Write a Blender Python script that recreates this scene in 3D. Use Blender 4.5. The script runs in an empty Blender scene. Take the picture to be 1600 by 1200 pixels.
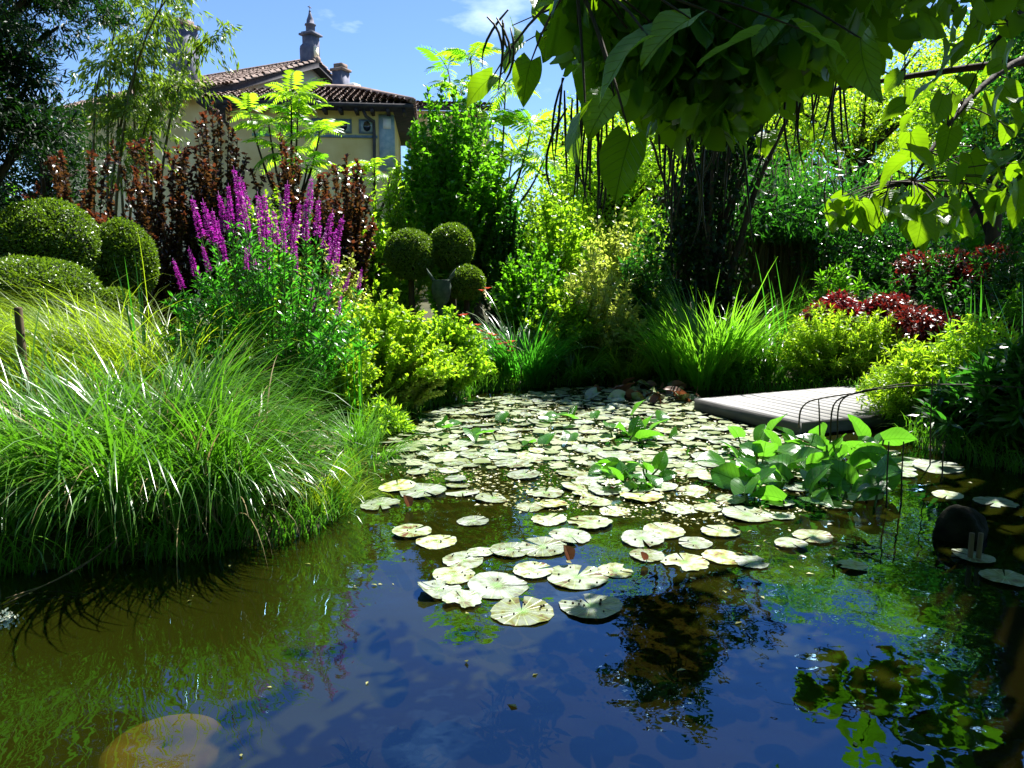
import bpy, math
import numpy as np
from mathutils import Vector, Matrix, Euler

# ------------------------------------------------------------------ camera, sky, sun, exposure
scene = bpy.context.scene
COL = scene.collection
EYE, PITCH, FPX = 1.5, math.radians(8.3), 1150.0
SUN_EL, SUN_AZ = math.radians(58), math.radians(33)

cam_data = bpy.data.cameras.new("camera")
cam_data.sensor_width = 36.0
cam_data.lens = 36.0 * FPX / 1600.0
cam_data.clip_start, cam_data.clip_end = 0.05, 3000.0
camera = bpy.data.objects.new("camera", cam_data)
COL.objects.link(camera)
camera.location = (0, 0, EYE)
camera.rotation_euler = (math.pi / 2 - PITCH, 0, 0)
scene.camera = camera

world = bpy.data.worlds.new("World")
scene.world = world
world.use_nodes = True
wn, wl = world.node_tree.nodes, world.node_tree.links
wn.clear()
w_out = wn.new("ShaderNodeOutputWorld")
w_bg = wn.new("ShaderNodeBackground")
w_sky = wn.new("ShaderNodeTexSky")
w_sky.sky_type = 'NISHITA'
w_sky.sun_disc = False
w_sky.sun_elevation, w_sky.sun_rotation = SUN_EL, SUN_AZ
w_sky.altitude = 1800
w_sky.air_density, w_sky.dust_density, w_sky.ozone_density = 1.0, 0.1, 7.0
w_bg.inputs["Strength"].default_value = 0.066
w_tc = wn.new("ShaderNodeTexCoord")
w_sep = wn.new("ShaderNodeSeparateXYZ")
wl.new(w_tc.outputs["Generated"], w_sep.inputs[0])
w_add = wn.new("ShaderNodeMath"); w_add.operation = 'ADD'; w_add.inputs[1].default_value = 0.12
wl.new(w_sep.outputs["Z"], w_add.inputs[0])
w_div = wn.new("ShaderNodeVectorMath"); w_div.operation = 'DIVIDE'
w_cmb = wn.new("ShaderNodeCombineXYZ")
for i in range(3):
    wl.new(w_add.outputs[0], w_cmb.inputs[i])
wl.new(w_tc.outputs["Generated"], w_div.inputs[0])
wl.new(w_cmb.outputs[0], w_div.inputs[1])
w_noise = wn.new("ShaderNodeTexNoise")
w_noise.inputs["Scale"].default_value = 1.7
w_noise.inputs["Detail"].default_value = 7.0
w_noise.inputs["Roughness"].default_value = 0.56
wl.new(w_div.outputs[0], w_noise.inputs["Vector"])
w_ramp = wn.new("ShaderNodeValToRGB")
w_ramp.color_ramp.elements[0].position = 0.60
w_ramp.color_ramp.elements[1].position = 1.0
wl.new(w_noise.outputs["Fac"], w_ramp.inputs[0])
w_mix = wn.new("ShaderNodeMixRGB")
w_mix.inputs[2].default_value = (11.0, 12.4, 14.0, 1)
wl.new(w_ramp.outputs[0], w_mix.inputs[0])
wl.new(w_sky.outputs[0], w_mix.inputs[1])
wl.new(w_mix.outputs[0], w_bg.inputs["Color"])
wl.new(w_bg.outputs[0], w_out.inputs[0])

sun_dir = Vector((math.cos(SUN_EL) * math.sin(SUN_AZ), math.cos(SUN_EL) * math.cos(SUN_AZ), math.sin(SUN_EL)))
sun_data = bpy.data.lights.new("sun", 'SUN')
sun_data.energy, sun_data.angle, sun_data.color = 5.0, math.radians(0.53), (1.0, 0.97, 0.92)
sun = bpy.data.objects.new("sun", sun_data)
COL.objects.link(sun)
sun.rotation_euler = (-sun_dir).to_track_quat('-Z', 'Y').to_euler()
sun.location = (10, 20, 30)

vs = scene.view_settings
vs.view_transform, vs.look, vs.gamma, vs.use_curve_mapping = 'Standard', 'None', 1.0, False
vs.exposure = 1.7
scene.cycles.max_bounces = 7
scene.cycles.diffuse_bounces = 3
scene.cycles.glossy_bounces = 3
scene.cycles.transmission_bounces = 5
scene.cycles.transparent_max_bounces = 8
scene.cycles.use_denoising = True
scene.cycles.sample_clamp_indirect = 6.0

# ------------------------------------------------------------------ helpers
RNG = np.random.default_rng(7)

def ray(px, py):
    xr, yu = (px - 800) / FPX, -(py - 600) / FPX
    return np.array((xr, math.cos(PITCH) + yu * math.sin(PITCH), -math.sin(PITCH) + yu * math.cos(PITCH)))

def P(px, py, D):
    d = ray(px, py)
    return np.array((0, 0, EYE)) + d * (D / d[1])

def W(px, py, z=0.0):
    d = ray(px, py)
    return np.array((0, 0, EYE)) + d * ((z - EYE) / d[2])

ORIGIN = {}

def unit(v):
    v = np.asarray(v, float)
    return v / np.maximum(np.linalg.norm(v, axis=-1, keepdims=True), 1e-9)

def mesh(name, V, F, mat, tint=None, smooth=False):
    """V (n,3); F one index array (m,k) or a list of them; tint: per-vertex natural colour variation."""
    if not isinstance(F, list):
        F = [F]
    F = [np.asarray(f, np.int32) for f in F if len(f)]
    V = np.asarray(V, np.float32)
    me = bpy.data.meshes.new(name)
    me.vertices.add(len(V))
    me.vertices.foreach_set("co", V.ravel())
    tot = np.concatenate([np.full(len(f), f.shape[1], np.int32) for f in F])
    idx = np.concatenate([f.ravel() for f in F])
    start = np.concatenate([[0], np.cumsum(tot)[:-1]]).astype(np.int32)
    me.loops.add(len(idx))
    me.loops.foreach_set("vertex_index", idx)
    me.polygons.add(len(tot))
    me.polygons.foreach_set("loop_start", start)
    me.polygons.foreach_set("loop_total", tot)
    if smooth:
        me.polygons.foreach_set("use_smooth", np.ones(len(tot), bool))
    if tint is not None:
        at = me.attributes.new("tint", 'FLOAT', 'POINT')
        at.data.foreach_set("value", np.asarray(tint, np.float32))
    if mat is not None:
        for m in (mat if isinstance(mat, (list, tuple)) else [mat]):
            me.materials.append(m)
    me.update(calc_edges=True)
    return me

def link(name, me, parent=None, loc=(0, 0, 0), label=None, cat=None, group=None, kind=None):
    o = bpy.data.objects.new(name, me)
    COL.objects.link(o)
    o.location = loc
    if parent is not None:
        o.parent = parent
    for k, v in (("label", label), ("category", cat), ("group", group), ("kind", kind)):
        if v:
            o[k] = v
    return o

def thing(name, label, cat, loc, group=None):
    o = link(name, None, None, loc, label, cat, group)
    o.empty_display_size = 0.1
    ORIGIN[o.name] = np.array(loc, float)
    return o

def part(name, V, F, mat, parent, tint=None, smooth=False, kind=None, label=None):
    """a mesh given in world coordinates, made a child of parent"""
    org = ORIGIN[parent.name]
    o = link(name, mesh(name, np.asarray(V) - org, F, mat, tint, smooth), parent, kind=kind, label=label)
    ORIGIN[o.name] = org
    return o

def solo(name, V, F, mat, label, cat, loc, group=None, tint=None, smooth=False, kind=None):
    loc = np.array(loc, float)
    return link(name, mesh(name, np.asarray(V) - loc, F, mat, tint, smooth), None, loc, label, cat, group, kind)

class Acc:
    """collects arrays of vertices and faces"""
    def __init__(self):
        self.V, self.F, self.T, self.n = [], [], [], 0
    def add(self, V, F, tint=None):
        V = np.asarray(V, float)
        for f in (F if isinstance(F, list) else [F]):
            if len(f):
                self.F.append(np.asarray(f) + self.n)
        self.V.append(V)
        self.T.append(np.zeros(len(V)) + 0.5 if tint is None else np.broadcast_to(tint, (len(V),)))
        self.n += len(V)
        return self
    def out(self):
        by = {}
        for f in self.F:
            by.setdefault(f.shape[1], []).append(f)
        return np.concatenate(self.V), [np.concatenate(b) for b in by.values()], np.concatenate(self.T)
    def part(self, name, mat, parent, smooth=False, kind=None, label=None):
        V, F, T = self.out()
        return part(name, V, F, mat, parent, T, smooth, kind, label)

BOXF = np.array([[0, 3, 2, 1], [4, 5, 6, 7], [0, 1, 5, 4], [1, 2, 6, 5], [2, 3, 7, 6], [3, 0, 4, 7]])

def box(c, ax, ay, az):
    """centre and three half-axis vectors"""
    c, ax, ay, az = (np.asarray(v, float) for v in (c, ax, ay, az))
    V = [c - ax - ay - az, c + ax - ay - az, c + ax + ay - az, c - ax + ay - az,
         c - ax - ay + az, c + ax - ay + az, c + ax + ay + az, c - ax + ay + az]
    return np.array(V), BOXF

def tube(pts, rad, n=6, cap=True):
    pts = np.asarray(pts, float)
    m = len(pts)
    rad = np.broadcast_to(np.asarray(rad, float), (m,))
    t = unit(np.gradient(pts, axis=0))
    ref = np.array((0.31, 0.17, 0.93)) if abs(t[0][2]) < 0.9 else np.array((1.0, 0.2, 0.1))
    u = unit(np.cross(t, ref)); v = np.cross(t, u)
    a = np.linspace(0, 2 * np.pi, n, endpoint=False)
    V = (pts[:, None] + rad[:, None, None] * (np.cos(a)[None, :, None] * u[:, None] + np.sin(a)[None, :, None] * v[:, None])).reshape(-1, 3)
    i, j = np.meshgrid(np.arange(m - 1), np.arange(n), indexing='ij')
    j2 = (j + 1) % n
    F = np.stack([i * n + j, i * n + j2, (i + 1) * n + j2, (i + 1) * n + j], -1).reshape(-1, 4)
    Fs = [F]
    if cap:
        V = np.concatenate([V, pts[:1], pts[-1:]])
        k = np.arange(n)
        Fs.append(np.concatenate([np.stack([np.full(n, m * n), (k + 1) % n, k], -1),
                                  np.stack([np.full(n, m * n + 1), (m - 1) * n + k, (m - 1) * n + (k + 1) % n], -1)]))
    return V, Fs

def bez(p0, p1, p2, n):
    t = np.linspace(0, 1, n)[:, None]
    return (1 - t) ** 2 * np.asarray(p0) + 2 * t * (1 - t) * np.asarray(p1) + t ** 2 * np.asarray(p2)

def lathe(c, prof, n=16):
    c = np.asarray(c, float)
    a = np.linspace(0, 2 * np.pi, n, endpoint=False)
    V = np.concatenate([np.stack([c[0] + r * np.cos(a), c[1] + r * np.sin(a), np.full(n, c[2] + z)], -1) for r, z in prof])
    m = len(prof)
    i, j = np.meshgrid(np.arange(m - 1), np.arange(n), indexing='ij')
    F = np.stack([i * n + j, i * n + (j + 1) % n, (i + 1) * n + (j + 1) % n, (i + 1) * n + j], -1).reshape(-1, 4)
    return V, F

# ---- leaf templates: y along the leaf, z its face
LEAF4 = (np.array([[0, 0, 0], [-.27, .42, .07], [0, 1, -.06], [.27, .42, .07]]), np.array([[0, 2, 1], [0, 3, 2]]))
OVAL = (np.array([[0, 0, 0], [-.26, .28, .07], [-.24, .66, .04], [0, 1, -.1], [.24, .66, .04], [.26, .28, .07], [0, .5, 0]]),
        np.array([[0, 6, 1], [1, 6, 2], [2, 6, 3], [3, 6, 4], [4, 6, 5], [5, 6, 0]])[:, ::-1])
LANCE = (np.array([[0, 0, 0], [-.1, .35, .03], [.1, .35, .03], [-.07, .7, -.02], [.07, .7, -.02], [0, 1, -.14]]),
         [np.array([[1, 2, 4, 3]]), np.array([[0, 2, 1], [3, 4, 5]])])
NEEDLE = (np.array([[-.045, 0, 0], [.045, 0, 0], [0, 1, -.03]]), np.array([[0, 1, 2]]))

def scatter(tm, pos, d, nrm, size, tint=None):
    TV, TF = tm
    pos, size = np.asarray(pos, float), np.broadcast_to(np.asarray(size, float), (len(pos),))
    y = unit(d)
    x = unit(np.cross(y, nrm) + 1e-6)
    z = np.cross(x, y)
    V = pos[:, None] + size[:, None, None] * (TV[None, :, 0:1] * x[:, None] + TV[None, :, 1:2] * y[:, None] + TV[None, :, 2:3] * z[:, None])
    n, k = len(pos), len(TV)
    F = [(np.asarray(f)[None] + (np.arange(n) * k)[:, None, None]).reshape(-1, np.asarray(f).shape[1]) for f in (TF if isinstance(TF, list) else [TF])]
    T = np.repeat(RNG.random(n) if tint is None else tint, k)
    return V.reshape(-1, 3), F, T

def rdir(n, rng=RNG):
    return unit(rng.normal(size=(n, 3)))

def blades(base, az, lean, length, width, droop, segs=6, rng=RNG, twist=0.35):
    """arching grass blades as tapered ribbons"""
    n = len(base)
    base = np.asarray(base, float)
    az, lean, length, width, droop = (np.broadcast_to(np.asarray(v, float), (n,)) for v in (az, lean, length, width, droop))
    s = np.linspace(0, 1, segs + 1)
    th = lean[:, None] + droop[:, None] * s[None] ** 1.6
    h = np.stack([np.cos(az), np.sin(az), np.zeros(n)], -1)
    step = (np.sin(th)[..., None] * h[:, None] + np.cos(th)[..., None] * np.array((0, 0, 1.0))) * (length / segs)[:, None, None]
    c = np.concatenate([np.zeros((n, 1, 3)), np.cumsum(step[:, :-1], 1)], 1) + base[:, None]
    sa = az + np.pi / 2 + rng.normal(0, twist, n)
    side = np.stack([np.cos(sa), np.sin(sa), rng.normal(0, .15, n)], -1)
    w = (width[:, None] * (0.55 + 0.45 * np.minimum(s * 4, 1))[None] * (1 - s[None] ** 2.2) * .5 + width[:, None] * .02)
    V = np.stack([c - side[:, None] * w[..., None], c + side[:, None] * w[..., None]], 2).reshape(n, -1, 3)
    k = 2 * (segs + 1)
    i = np.arange(segs) * 2
    q = np.stack([i, i + 1, i + 3, i + 2], -1)
    F = (q[None] + (np.arange(n) * k)[:, None, None]).reshape(-1, 4)
    return V.reshape(-1, 3), F, np.repeat(rng.random(n), k)

# ------------------------------------------------------------------ materials
def newmat(name):
    m = bpy.data.materials.new(name)
    m.use_nodes = True
    nt = m.node_tree
    nt.nodes.clear()
    out = nt.nodes.new("ShaderNodeOutputMaterial")
    return m, nt, out

def leafmat(name, a, b, trans, tmix=0.5, rough=0.38, spec=0.5, tscale=3.0, veins=False):
    """a..b: leaf colour by natural variation; trans: colour of light passing through the leaf"""
    m, nt, out = newmat(name)
    N, L = nt.nodes, nt.links
    at = N.new("ShaderNodeAttribute"); at.attribute_name = "tint"
    tc = N.new("ShaderNodeTexCoord")
    no = N.new("ShaderNodeTexNoise"); no.inputs["Scale"].default_value = tscale; no.inputs["Detail"].default_value = 2
    L.new(tc.outputs["Object"], no.inputs["Vector"])
    mm = N.new("ShaderNodeMath"); mm.operation = 'MULTIPLY_ADD'; mm.inputs[1].default_value = 0.7
    L.new(at.outputs["Fac"], mm.inputs[0])
    ms = N.new("ShaderNodeMath"); ms.operation = 'MULTIPLY_ADD'; ms.inputs[1].default_value = 0.9; ms.inputs[2].default_value = -0.28
    L.new(no.outputs["Fac"], ms.inputs[0]); L.new(ms.outputs[0], mm.inputs[2])
    kk = 1.0 if name.endswith(('petal', 'weed', 'withered_leaf', 'boxwood_leaf')) else (.92 if name in ('lime_leaf', 'yellow_green_leaf', 'cream_edged_leaf', 'green_leaf', 'reed_blade', 'bamboo_leaf') else .68)
    a, b = tuple(c * kk for c in a), tuple(c * kk for c in b)
    mx = N.new("ShaderNodeMixRGB"); mx.inputs[1].default_value = (*a, 1); mx.inputs[2].default_value = (*b, 1)
    L.new(mm.outputs[0], mx.inputs[0])
    mx.use_clamp = True
    vein = None
    if veins:
        sp = N.new("ShaderNodeSeparateXYZ"); L.new(tc.outputs["Object"], sp.inputs[0])
        ab = N.new("ShaderNodeMath"); ab.operation = 'ABSOLUTE'; L.new(sp.outputs["X"], ab.inputs[0])
        ys = N.new("ShaderNodeMath"); ys.operation = 'MULTIPLY_ADD'; ys.inputs[1].default_value = -.85
        L.new(ab.outputs[0], ys.inputs[0]); L.new(sp.outputs["Y"], ys.inputs[2])
        yf = N.new("ShaderNodeMath"); yf.operation = 'PINGPONG'; yf.inputs[1].default_value = .075; L.new(ys.outputs[0], yf.inputs[0])
        side = N.new("ShaderNodeMapRange"); side.inputs[1].default_value = .0; side.inputs[2].default_value = .012; side.inputs[3].default_value = .7; side.inputs[4].default_value = 0.0
        L.new(yf.outputs[0], side.inputs[0])
        rib = N.new("ShaderNodeMapRange"); rib.inputs[1].default_value = .006; rib.inputs[2].default_value = .018; rib.inputs[3].default_value = 1.0; rib.inputs[4].default_value = 0.0
        L.new(ab.outputs[0], rib.inputs[0])
        vein = N.new("ShaderNodeMath"); vein.operation = 'MAXIMUM'; L.new(side.outputs[0], vein.inputs[0]); L.new(rib.outputs[0], vein.inputs[1])
    pr = N.new("ShaderNodeBsdfPrincipled")
    L.new(mx.outputs[0], pr.inputs["Base Color"])
    pr.inputs["Roughness"].default_value = rough
    pr.inputs["Specular IOR Level"].default_value = spec
    if vein:
        bp = N.new("ShaderNodeBump"); bp.inputs["Strength"].default_value = .6; bp.inputs["Distance"].default_value = .02; bp.invert = True
        L.new(vein.outputs[0], bp.inputs["Height"]); L.new(bp.outputs[0], pr.inputs["Normal"])
    tr = N.new("ShaderNodeBsdfTranslucent")
    mt = N.new("ShaderNodeMixRGB"); mt.inputs[0].default_value = 0.15; mt.inputs[1].default_value = (*trans, 1)
    L.new(mx.outputs[0], mt.inputs[2]); L.new(mt.outputs[0], tr.inputs["Color"])
    if vein:
        vm = N.new("ShaderNodeMixRGB"); vm.blend_type = 'MULTIPLY'; vm.inputs[2].default_value = (.45, .5, .4, 1)
        L.new(vein.outputs[0], vm.inputs[0]); L.new(mt.outputs[0], vm.inputs[1]); L.new(vm.outputs[0], tr.inputs["Color"])
    sh = N.new("ShaderNodeMixShader"); sh.inputs[0].default_value = tmix
    L.new(pr.outputs[0], sh.inputs[1]); L.new(tr.outputs[0], sh.inputs[2])
    L.new(sh.outputs[0], out.inputs[0])
    return m

def solidmat(name, a, b, rough=0.7, scale=6.0, bump=0.3, stretch=(1, 1, 1), spec=0.3, detail=5, dist=0.01, metal=0.0):
    m, nt, out = newmat(name)
    N, L = nt.nodes, nt.links
    tc = N.new("ShaderNodeTexCoord"); mp = N.new("ShaderNodeMapping"); mp.inputs["Scale"].default_value = stretch
    L.new(tc.outputs["Object"], mp.inputs[0])
    no = N.new("ShaderNodeTexNoise"); no.inputs["Scale"].default_value = scale; no.inputs["Detail"].default_value = detail
    L.new(mp.outputs[0], no.inputs["Vector"])
    oi = N.new("ShaderNodeObjectInfo")
    ad = N.new("ShaderNodeMath"); ad.operation = 'MULTIPLY_ADD'; ad.inputs[1].default_value = 0.3
    L.new(oi.outputs["Random"], ad.inputs[0])
    rm = N.new("ShaderNodeMapRange"); rm.inputs[1].default_value = 0.32; rm.inputs[2].default_value = 0.68; rm.inputs[3].default_value = -.15; rm.inputs[4].default_value = .85
    L.new(no.outputs["Fac"], rm.inputs[0]); L.new(rm.outputs[0], ad.inputs[2])
    mx = N.new("ShaderNodeMixRGB"); mx.use_clamp = True
    mx.inputs[1].default_value = (*a, 1); mx.inputs[2].default_value = (*b, 1)
    L.new(ad.outputs[0], mx.inputs[0])
    pr = N.new("ShaderNodeBsdfPrincipled")
    L.new(mx.outputs[0], pr.inputs["Base Color"])
    pr.inputs["Roughness"].default_value = rough
    pr.inputs["Specular IOR Level"].default_value = spec
    pr.inputs["Metallic"].default_value = metal
    if bump:
        bp = N.new("ShaderNodeBump"); bp.inputs["Strength"].default_value = bump; bp.inputs["Distance"].default_value = dist
        L.new(no.outputs["Fac"], bp.inputs["Height"]); L.new(bp.outputs[0], pr.inputs["Normal"])
    L.new(pr.outputs[0], out.inputs[0])
    return m

M = {}
M['grass'] = leafmat('grass_blade', (.03, .12, .008), (.13, .30, .018), (.16, .48, .014), .34, .30, .7)
M['sedge'] = leafmat('sedge_blade', (.10, .20, .008), (.22, .32, .015), (.40, .60, .015), .5, .35, .5)
M['reed'] = leafmat('reed_blade', (.07, .22, .012), (.16, .34, .02), (.24, .62, .02), .5, .28, .7)
M['broad_grass'] = leafmat('iris_blade', (.025, .14, .012), (.06, .22, .015), (.10, .50, .02), .45, .28, .6)
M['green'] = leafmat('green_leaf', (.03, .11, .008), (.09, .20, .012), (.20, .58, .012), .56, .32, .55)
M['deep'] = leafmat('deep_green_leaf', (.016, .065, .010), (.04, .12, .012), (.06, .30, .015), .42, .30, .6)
M['lime'] = leafmat('lime_leaf', (.07, .20, .010), (.18, .32, .018), (.40, .70, .018), .6, .36, .5)
M['cream'] = leafmat('cream_edged_leaf', (.12, .20, .02), (.38, .42, .12), (.56, .68, .08), .55, .36, .5)
M['yellow'] = leafmat('yellow_green_leaf', (.12, .27, .012), (.28, .40, .03), (.46, .72, .02), .6, .4, .4)
M['dark'] = leafmat('evergreen_leaf', (.005, .020, .006), (.014, .045, .007), (.02, .09, .006), .25, .5, .22)
M['purple'] = leafmat('purple_brown_leaf', (.045, .022, .012), (.12, .062, .026), (.15, .065, .015), .35, .28, .65)
M['redtip'] = leafmat('red_young_leaf', (.065, .022, .012), (.12, .04, .018), (.17, .045, .015), .4, .35, .5)
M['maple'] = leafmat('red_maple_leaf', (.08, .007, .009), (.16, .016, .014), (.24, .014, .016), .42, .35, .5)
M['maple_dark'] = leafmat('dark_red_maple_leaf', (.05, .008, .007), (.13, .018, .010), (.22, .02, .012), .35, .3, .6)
M['catalpa'] = leafmat('catalpa_leaf', (.03, .11, .006), (.06, .17, .008), (.27, .52, .005), .45, .38, .35, 9, True)
M['box'] = leafmat('boxwood_leaf', (.03, .09, .006), (.13, .20, .012), (.20, .36, .012), .35, .33, .6)
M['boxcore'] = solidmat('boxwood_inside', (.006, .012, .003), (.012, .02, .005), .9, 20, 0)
M['bamboo'] = leafmat('bamboo_leaf', (.05, .12, .012), (.14, .20, .02), (.28, .46, .02), .45, .36, .5)
M['petal'] = leafmat('loosestrife_petal', (.26, .010, .28), (.50, .035, .46), (.55, .03, .48), .4, .5, .3)
M['redflower'] = leafmat('red_lily_petal', (.35, .03, .01), (.55, .09, .04), (.60, .10, .04), .4, .4, .4)
M['whiteflower'] = leafmat('water_lily_petal', (.75, .75, .6), (.85, .85, .72), (.8, .8, .55), .35, .5, .3)
M['straw'] = leafmat('dry_straw', (.30, .22, .09), (.50, .40, .20), (.30, .22, .08), .3, .5, .4)
M['stem'] = solidmat('green_stem', (.03, .08, .01), (.07, .12, .015), .5, 20, .2)
M['bark'] = solidmat('dark_bark', (.016, .012, .008), (.055, .038, .022), .9, 9, .9, (1, 1, .22), dist=.03)
M['culm'] = solidmat('bamboo_culm', (.05, .05, .015), (.13, .10, .03), .5, 5, .2, (1, 1, .3))
M['pod'] = solidmat('seed_pod', (.02, .018, .008), (.05, .04, .012), .6, 25, .2)
M['deadstem'] = solidmat('dead_stem', (.02, .014, .01), (.06, .04, .02), .7, 25, .2)
M['deadleaf'] = leafmat('withered_leaf', (.10, .035, .015), (.24, .12, .07), (.2, .06, .02), .25, .5, .4)
M['post'] = solidmat('weathered_post', (.08, .055, .03), (.17, .12, .07), .85, 8, .6, (1, 1, .15), dist=.01)
M['deck'] = solidmat('grey_deck_board', (.15, .145, .14), (.34, .33, .32), .75, 9, .5, (1, .09, 1), .4, dist=.004)
M['deckside'] = solidmat('dark_deck_edge', (.05, .05, .048), (.10, .095, .09), .8, 14, .4, (.2, .2, 1))
M['rock'] = solidmat('wet_dark_stone', (.005, .006, .004), (.022, .022, .014), .9, 7, 1.0, dist=.06, spec=.05)
M['palestone'] = solidmat('pale_stone', (.28, .29, .26), (.46, .47, .43), .8, 8, .6, dist=.015)
M['urn'] = solidmat('mossy_stone', (.03, .05, .035), (.08, .11, .08), .85, 14, .7, dist=.01)
M['disc'] = solidmat('silty_slab', (.17, .13, .055), (.31, .23, .095), .9, 9, .5)
M['wall'] = solidmat('ochre_plaster', (.72, .58, .25), (.92, .80, .46), .9, .9, .15)
M['wallpale'] = solidmat('cream_plaster', (.80, .70, .48), (.86, .78, .58), .9, 1.2, .15)
M['tile'] = solidmat('clay_roof_tile', (.14, .09, .07), (.30, .22, .18), .85, 2.5, .3)
M['timber'] = solidmat('dark_eave_timber', (.020, .019, .026), (.05, .045, .05), .8, 6, .4, (1, 1, 1))
M['slate'] = solidmat('bluish_stone', (.075, .08, .12), (.16, .16, .21), .8, 3, .4)
M['bluepanel'] = solidmat('blue_painted_panel', (.20, .32, .36), (.42, .50, .50), .85, 4.5, .1)
M['panelline'] = solidmat('grey_blue_paint', (.10, .16, .22), (.18, .25, .30), .85, 5, .1)
M['glass'] = solidmat('dark_window_glass', (.012, .016, .02), (.03, .035, .04), .12, 3, 0, spec=.6)
M['whitepaint'] = solidmat('white_paint', (.66, .66, .62), (.78, .78, .75), .7, 4, .1)
M['pipe'] = solidmat('dark_downpipe', (.03, .03, .035), (.06, .06, .065), .5, 5, .1)

def water_material():
    m, nt, out = newmat('pond_water')
    N, L = nt.nodes, nt.links
    tc = N.new("ShaderNodeTexCoord")
    n1 = N.new("ShaderNodeTexNoise"); n1.inputs["Scale"].default_value = 2.6; n1.inputs["Detail"].default_value = 2.5
    n2 = N.new("ShaderNodeTexNoise"); n2.inputs["Scale"].default_value = 13; n2.inputs["Detail"].default_value = 2
    L.new(tc.outputs["Object"], n1.inputs["Vector"]); L.new(tc.outputs["Object"], n2.inputs["Vector"])
    ad = N.new("ShaderNodeMath"); ad.operation = 'MULTIPLY_ADD'; ad.inputs[1].default_value = .06
    L.new(n2.outputs["Fac"], ad.inputs[0]); L.new(n1.outputs["Fac"], ad.inputs[2])
    bp = N.new("ShaderNodeBump"); bp.inputs["Strength"].default_value = .22; bp.inputs["Distance"].default_value = .03
    L.new(ad.outputs[0], bp.inputs["Height"])
    fr = N.new("ShaderNodeFresnel"); fr.inputs["IOR"].default_value = 2.2
    L.new(bp.outputs[0], fr.inputs["Normal"])
    gl = N.new("ShaderNodeBsdfGlossy"); gl.inputs["Roughness"].default_value = .012; gl.inputs["Color"].default_value = (.32, .62, 1.0, 1)
    L.new(bp.outputs[0], gl.inputs["Normal"])
    tp = N.new("ShaderNodeBsdfTransparent"); tp.inputs["Color"].default_value = (.56, .52, .24, 1)
    df = N.new("ShaderNodeBsdfDiffuse"); df.inputs["Color"].default_value = (.021, .025, .002, 1)
    mx = N.new("ShaderNodeMixShader"); mx.inputs[0].default_value = .4
    L.new(tp.outputs[0], mx.inputs[1]); L.new(df.outputs[0], mx.inputs[2])
    m2 = N.new("ShaderNodeMixShader")
    ge = N.new("ShaderNodeNewGeometry"); one = N.new("ShaderNodeMath"); one.operation = 'SUBTRACT'; one.inputs[0].default_value = 1.0
    L.new(ge.outputs["Backfacing"], one.inputs[1])
    fm = N.new("ShaderNodeMath"); fm.operation = 'MULTIPLY'; L.new(fr.outputs[0], fm.inputs[0]); L.new(one.outputs[0], fm.inputs[1])
    L.new(fm.outputs[0], m2.inputs[0]); L.new(mx.outputs[0], m2.inputs[1]); L.new(gl.outputs[0], m2.inputs[2])
    L.new(m2.outputs[0], out.inputs[0])
    return m

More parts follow.
